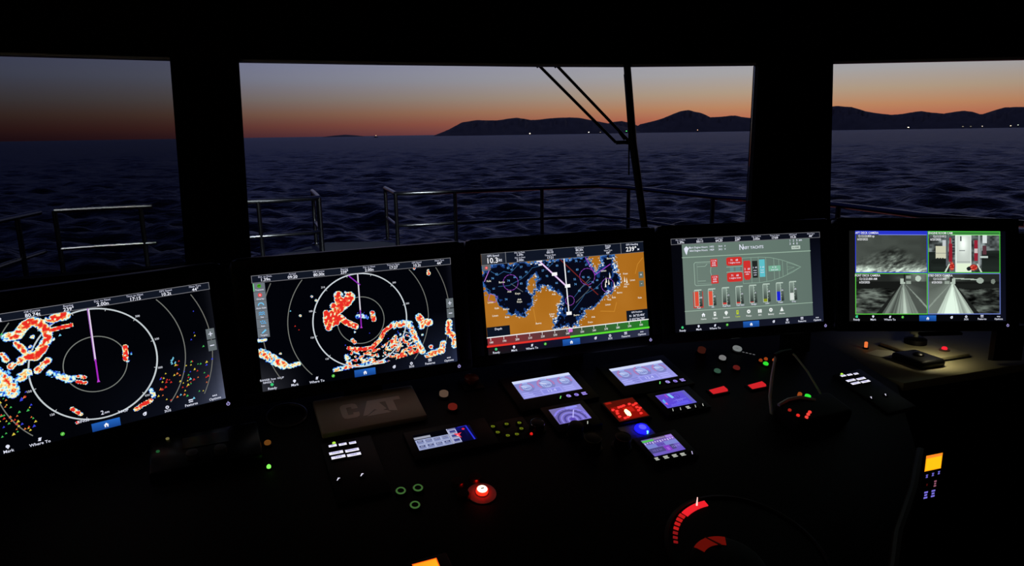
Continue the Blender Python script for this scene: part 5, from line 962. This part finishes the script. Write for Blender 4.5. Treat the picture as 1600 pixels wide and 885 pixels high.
MB().prism([(x - .072, y - .020) for x, y in arcseg(58, 122, .056, .079, 12)], .018, .0212).build('hub_light_band', glow('hub_red_light', (92, 12, 6), 1.0), t)  # glowing crescent stands in for red scale light on the hub rim
MB().tube([(-.055, .030, .022), (-.074, .062, .020)], .0022, 6).build('needle', mat('needle', (120, 60, 50), .4), t)
# left dark radio + ring
t = thing('radio_set', 'black radio set in the dark corner under the leftmost screen', 'radio', CF(-1.04, -.055))
MB().box((0, 0, .012), (.24, .13, .03)).build('housing', GLOSSB, t, bevel=.006)
for x, y, c in ((-.082, .052, (110, 104, 60)), (-.102, .010, (30, 80, 44))): MB().lathe([(.004, .026), (.004, .029)], 10, c=(x, y)).build('indicator', glow('dim_%d_%d_%d' % c, c, 1.0), t)
for x in (-.03, .03): MB().lathe([(.014, .026), (.013, .040), (.008, .042)], 18, c=(x, -.03)).build('knob', mat('grey_knob', (60, 62, 62), .5), t)
MB().box((0, .022, .0275), (.10, .04, .002)).build('window', mat('dead_lcd', (22, 26, 22), .2), t)
t = thing('cup_holder', 'black round cup holder ring under the left corner of the second screen', 'cup holder', CF(-.845, .045)); MB().lathe([(.050, -.002), (.052, .004), (.048, .006), (.046, .002), (.044, -.001)], 36).build('ring', mat('grey_ring_plastic', (60, 58, 56), .35), t); MB().lathe([(.044, -.0015), (.044, .0015)], 30).build('well', RUBBER, t)
# amber unit at the front lip
t = thing('lip_display', 'bright amber backlit square display at the front edge, cut by the frame', 'display', CF(-.645, -.572)); MB().box((0, -.01, .004), (.085, .12, .014)).build('housing', PLASTIC, t, bevel=.004)
a = Art(10, 10, .052, .05); a.grad(0, 0, 10, 10, (255, 150, 30), (255, 170, 30), (255, 210, 40), (255, 205, 40), 3); a.box(.2, .2, 9.8, 9.8, .4, (255, 90, 20)); o_ = a.build('screen', t, z=.0115); o_.location = (-.008, .016, 0)

# ================================================================== SIDE DESK on the right
DY = math.radians(18); DZ = -0.80
Md = Matrix.Translation((1.28, 2.118, DZ)) @ Matrix.Rotation(DY, 4, 'Z')
dk = thing('side_desk', 'pale low side desk with rounded front edge under the camera screen', 'desk', Md)
MB().prism([(-.03, 0), (1.0, 0), (1.0, .72), (-.115, .72), (-.115, .46)], -.03, 0).build('desktop', OFFW, dk, bevel=.006)
MB().prism([(-.02, .03), (.98, .03), (.98, .66), (-.10, .66), (-.10, .46)], ZF - DZ, -.03).build('cabinet', LEATHER, dk)
def DF(x, y, h=0.0):
    v_ = Md.inverted() @ Vector((x, y, DZ)); return Md @ Matrix.Translation((v_.x, v_.y, h))
t = thing('added_desk_lamp', 'tiny warm strip lamp added under the camera screen to brighten the desk', 'lamp', Matrix.Translation((1.43, 2.235, -0.675)) @ Matrix.Rotation(math.radians(2), 4, 'Z')); MB().box((0, 0, 0), (.14, .022, .010)).build('housing', PLASTIC, t, bevel=.002); MB().box((0, .002, -.0055), (.12, .012, .002)).build('strip', glow('warm_strip', (255, 235, 170), 0.6), t)
dl = spot('added_desk_light', (1.44, 2.262, -0.690), (1.46, 2.31, -0.80), 0.7, (1.0, 0.90, 0.58), math.radians(136), 0.01); dl.data.spot_blend = 1.0  # spot added to brighten the desk top
t = thing('switch_plate', 'raised pale plate with rounded corner carrying one red button', 'plate', DF(1.525, 2.44)); MB().prism([(-.125, -.085), (-.095, -.115), (.06, -.115), (.06, .10), (-.125, .10)], .001, .016).build('plate', OFFW, t, bevel=.004); MB().prism([(-.128, -.088), (-.097, -.118), (.063, -.118), (.063, .103), (-.128, .103)], 0, .006).build('gasket', RUBBER, t)
t = thing('lamp_button', 'small red-lit button on the raised pale plate of the side desk', 'button', DF(1.548, 2.385, .0165)); MB().lathe([(.018, 0), (.018, .003), (.012, .005)], 18).build('collar', mat('brown_rim', (84, 62, 52)), t); MB().lathe([(.009, .003), (.009, .010), (.006, .013)], 14).build('lens', glow('desk_red', (235, 30, 44), 1.5), t)
t = thing('joystick', 'black joystick puck with a pale grey cap on the side desk', 'joystick', DF(1.495, 2.475, .0165)); MB().lathe([(.038, 0), (.038, .018), (.026, .026)], 24).build('base', PLASTIC, t); MB().lathe([(.008, .02), (.008, .034), (.022, .038), (.022, .046), (.012, .05)], 20).build('cap', mat('grey_cap', (120, 120, 105), .5), t)
t = thing('track_ball', 'low black rounded track ball unit in the middle of the side desk', 'track ball', DF(1.405, 2.30)); MB().box((0, 0, .014), (.11, .13, .028)).build('housing', PLASTIC, t, bevel=.012, seg=3); MB().lathe([(.019, .026), (.0175, .034), (.011, .040), (.003, .0415)], 18).build('ball', GLOSSB, t)
t = thing('note_card', 'crumpled pale paper card lying on the side desk under the camera screen', 'card', DF(1.35, 2.39)); MB().add([(-.06, .045, .001), (0, .05, .006), (.05, .03, .002), (.035, -.03, .003), (.015, -.10, .001), (-.01, -.06, .005), (-.045, -.005, .001)], [(0, 6, 5, 1), (1, 5, 3, 2), (5, 4, 3)]).build('card', mat('card_paper', (235, 230, 205), .7), t)
t = thing('pilot_lamp', 'small orange pilot lamp at the back of the side desk', 'lamp', DF(1.31, 2.47)); MB().lathe([(.010, 0), (.010, .006)], 12).build('collar', PLASTIC, t); MB().lathe([(.006, .005), (.006, .024), (.004, .026)], 12).build('lens', glow('orange_pilot', (240, 120, 60), 1.0), t)
# handset hung on the desk front
Mh = Md @ Matrix.Translation((.125, -.004, -.345)) @ Matrix(((1, 0, 0, 0), (0, 0, -1, 0), (0, 1, 0, 0), (0, 0, 0, 1)))
t = thing('handset', 'slim black remote handset with a bright amber screen hung on the desk front', 'remote', Mh)
MB().box((0, -.055 + .045, -.004), (.098, .215, .026)).build('housing', PLASTIC, t, bevel=.006)
a = Art(10, 8, .072, .057); a.rect(0, 0, 10, 8, (255, 200, 20)); a.grad(0, 0, 10, 1.6, (255, 110, 50), (255, 120, 60), (255, 160, 40), (255, 150, 40), 2); a.box(.15, .15, 9.85, 7.85, .3, (255, 150, 20)); o_ = a.build('screen', t, z=.0092); o_.location = (-.002, .050, 0)
KV = (120, 112, 220)
for x, y, w, h_, c in ((-.027, .004, .010, .013, KV), (-.001, .006, .010, .013, KV), (.025, .008, .010, .013, KV), (.014, -.030, .012, .026, (150, 90, 110)), (-.022, -.028, .008, .008, (70, 16, 14)), (-.022, -.066, .018, .030, KV), (.010, -.066, .018, .030, KV)):
    k = MB().box((x, y, .0095), (w + .005, h_ + .004, .003)).build('key', RUBBER, t, bevel=.001); a = Art(10, 10 * h_ / w, w, h_); H = 10 * h_ / w
    for q_ in range(3): a.rect(.5 + q_ % 2, H * (.06 + .33 * q_), 9.5 - q_ % 2, H * (.27 + .33 * q_), c)
    i_ = a.build('caption', k, z=.0112); i_.location = (x, y, 0)
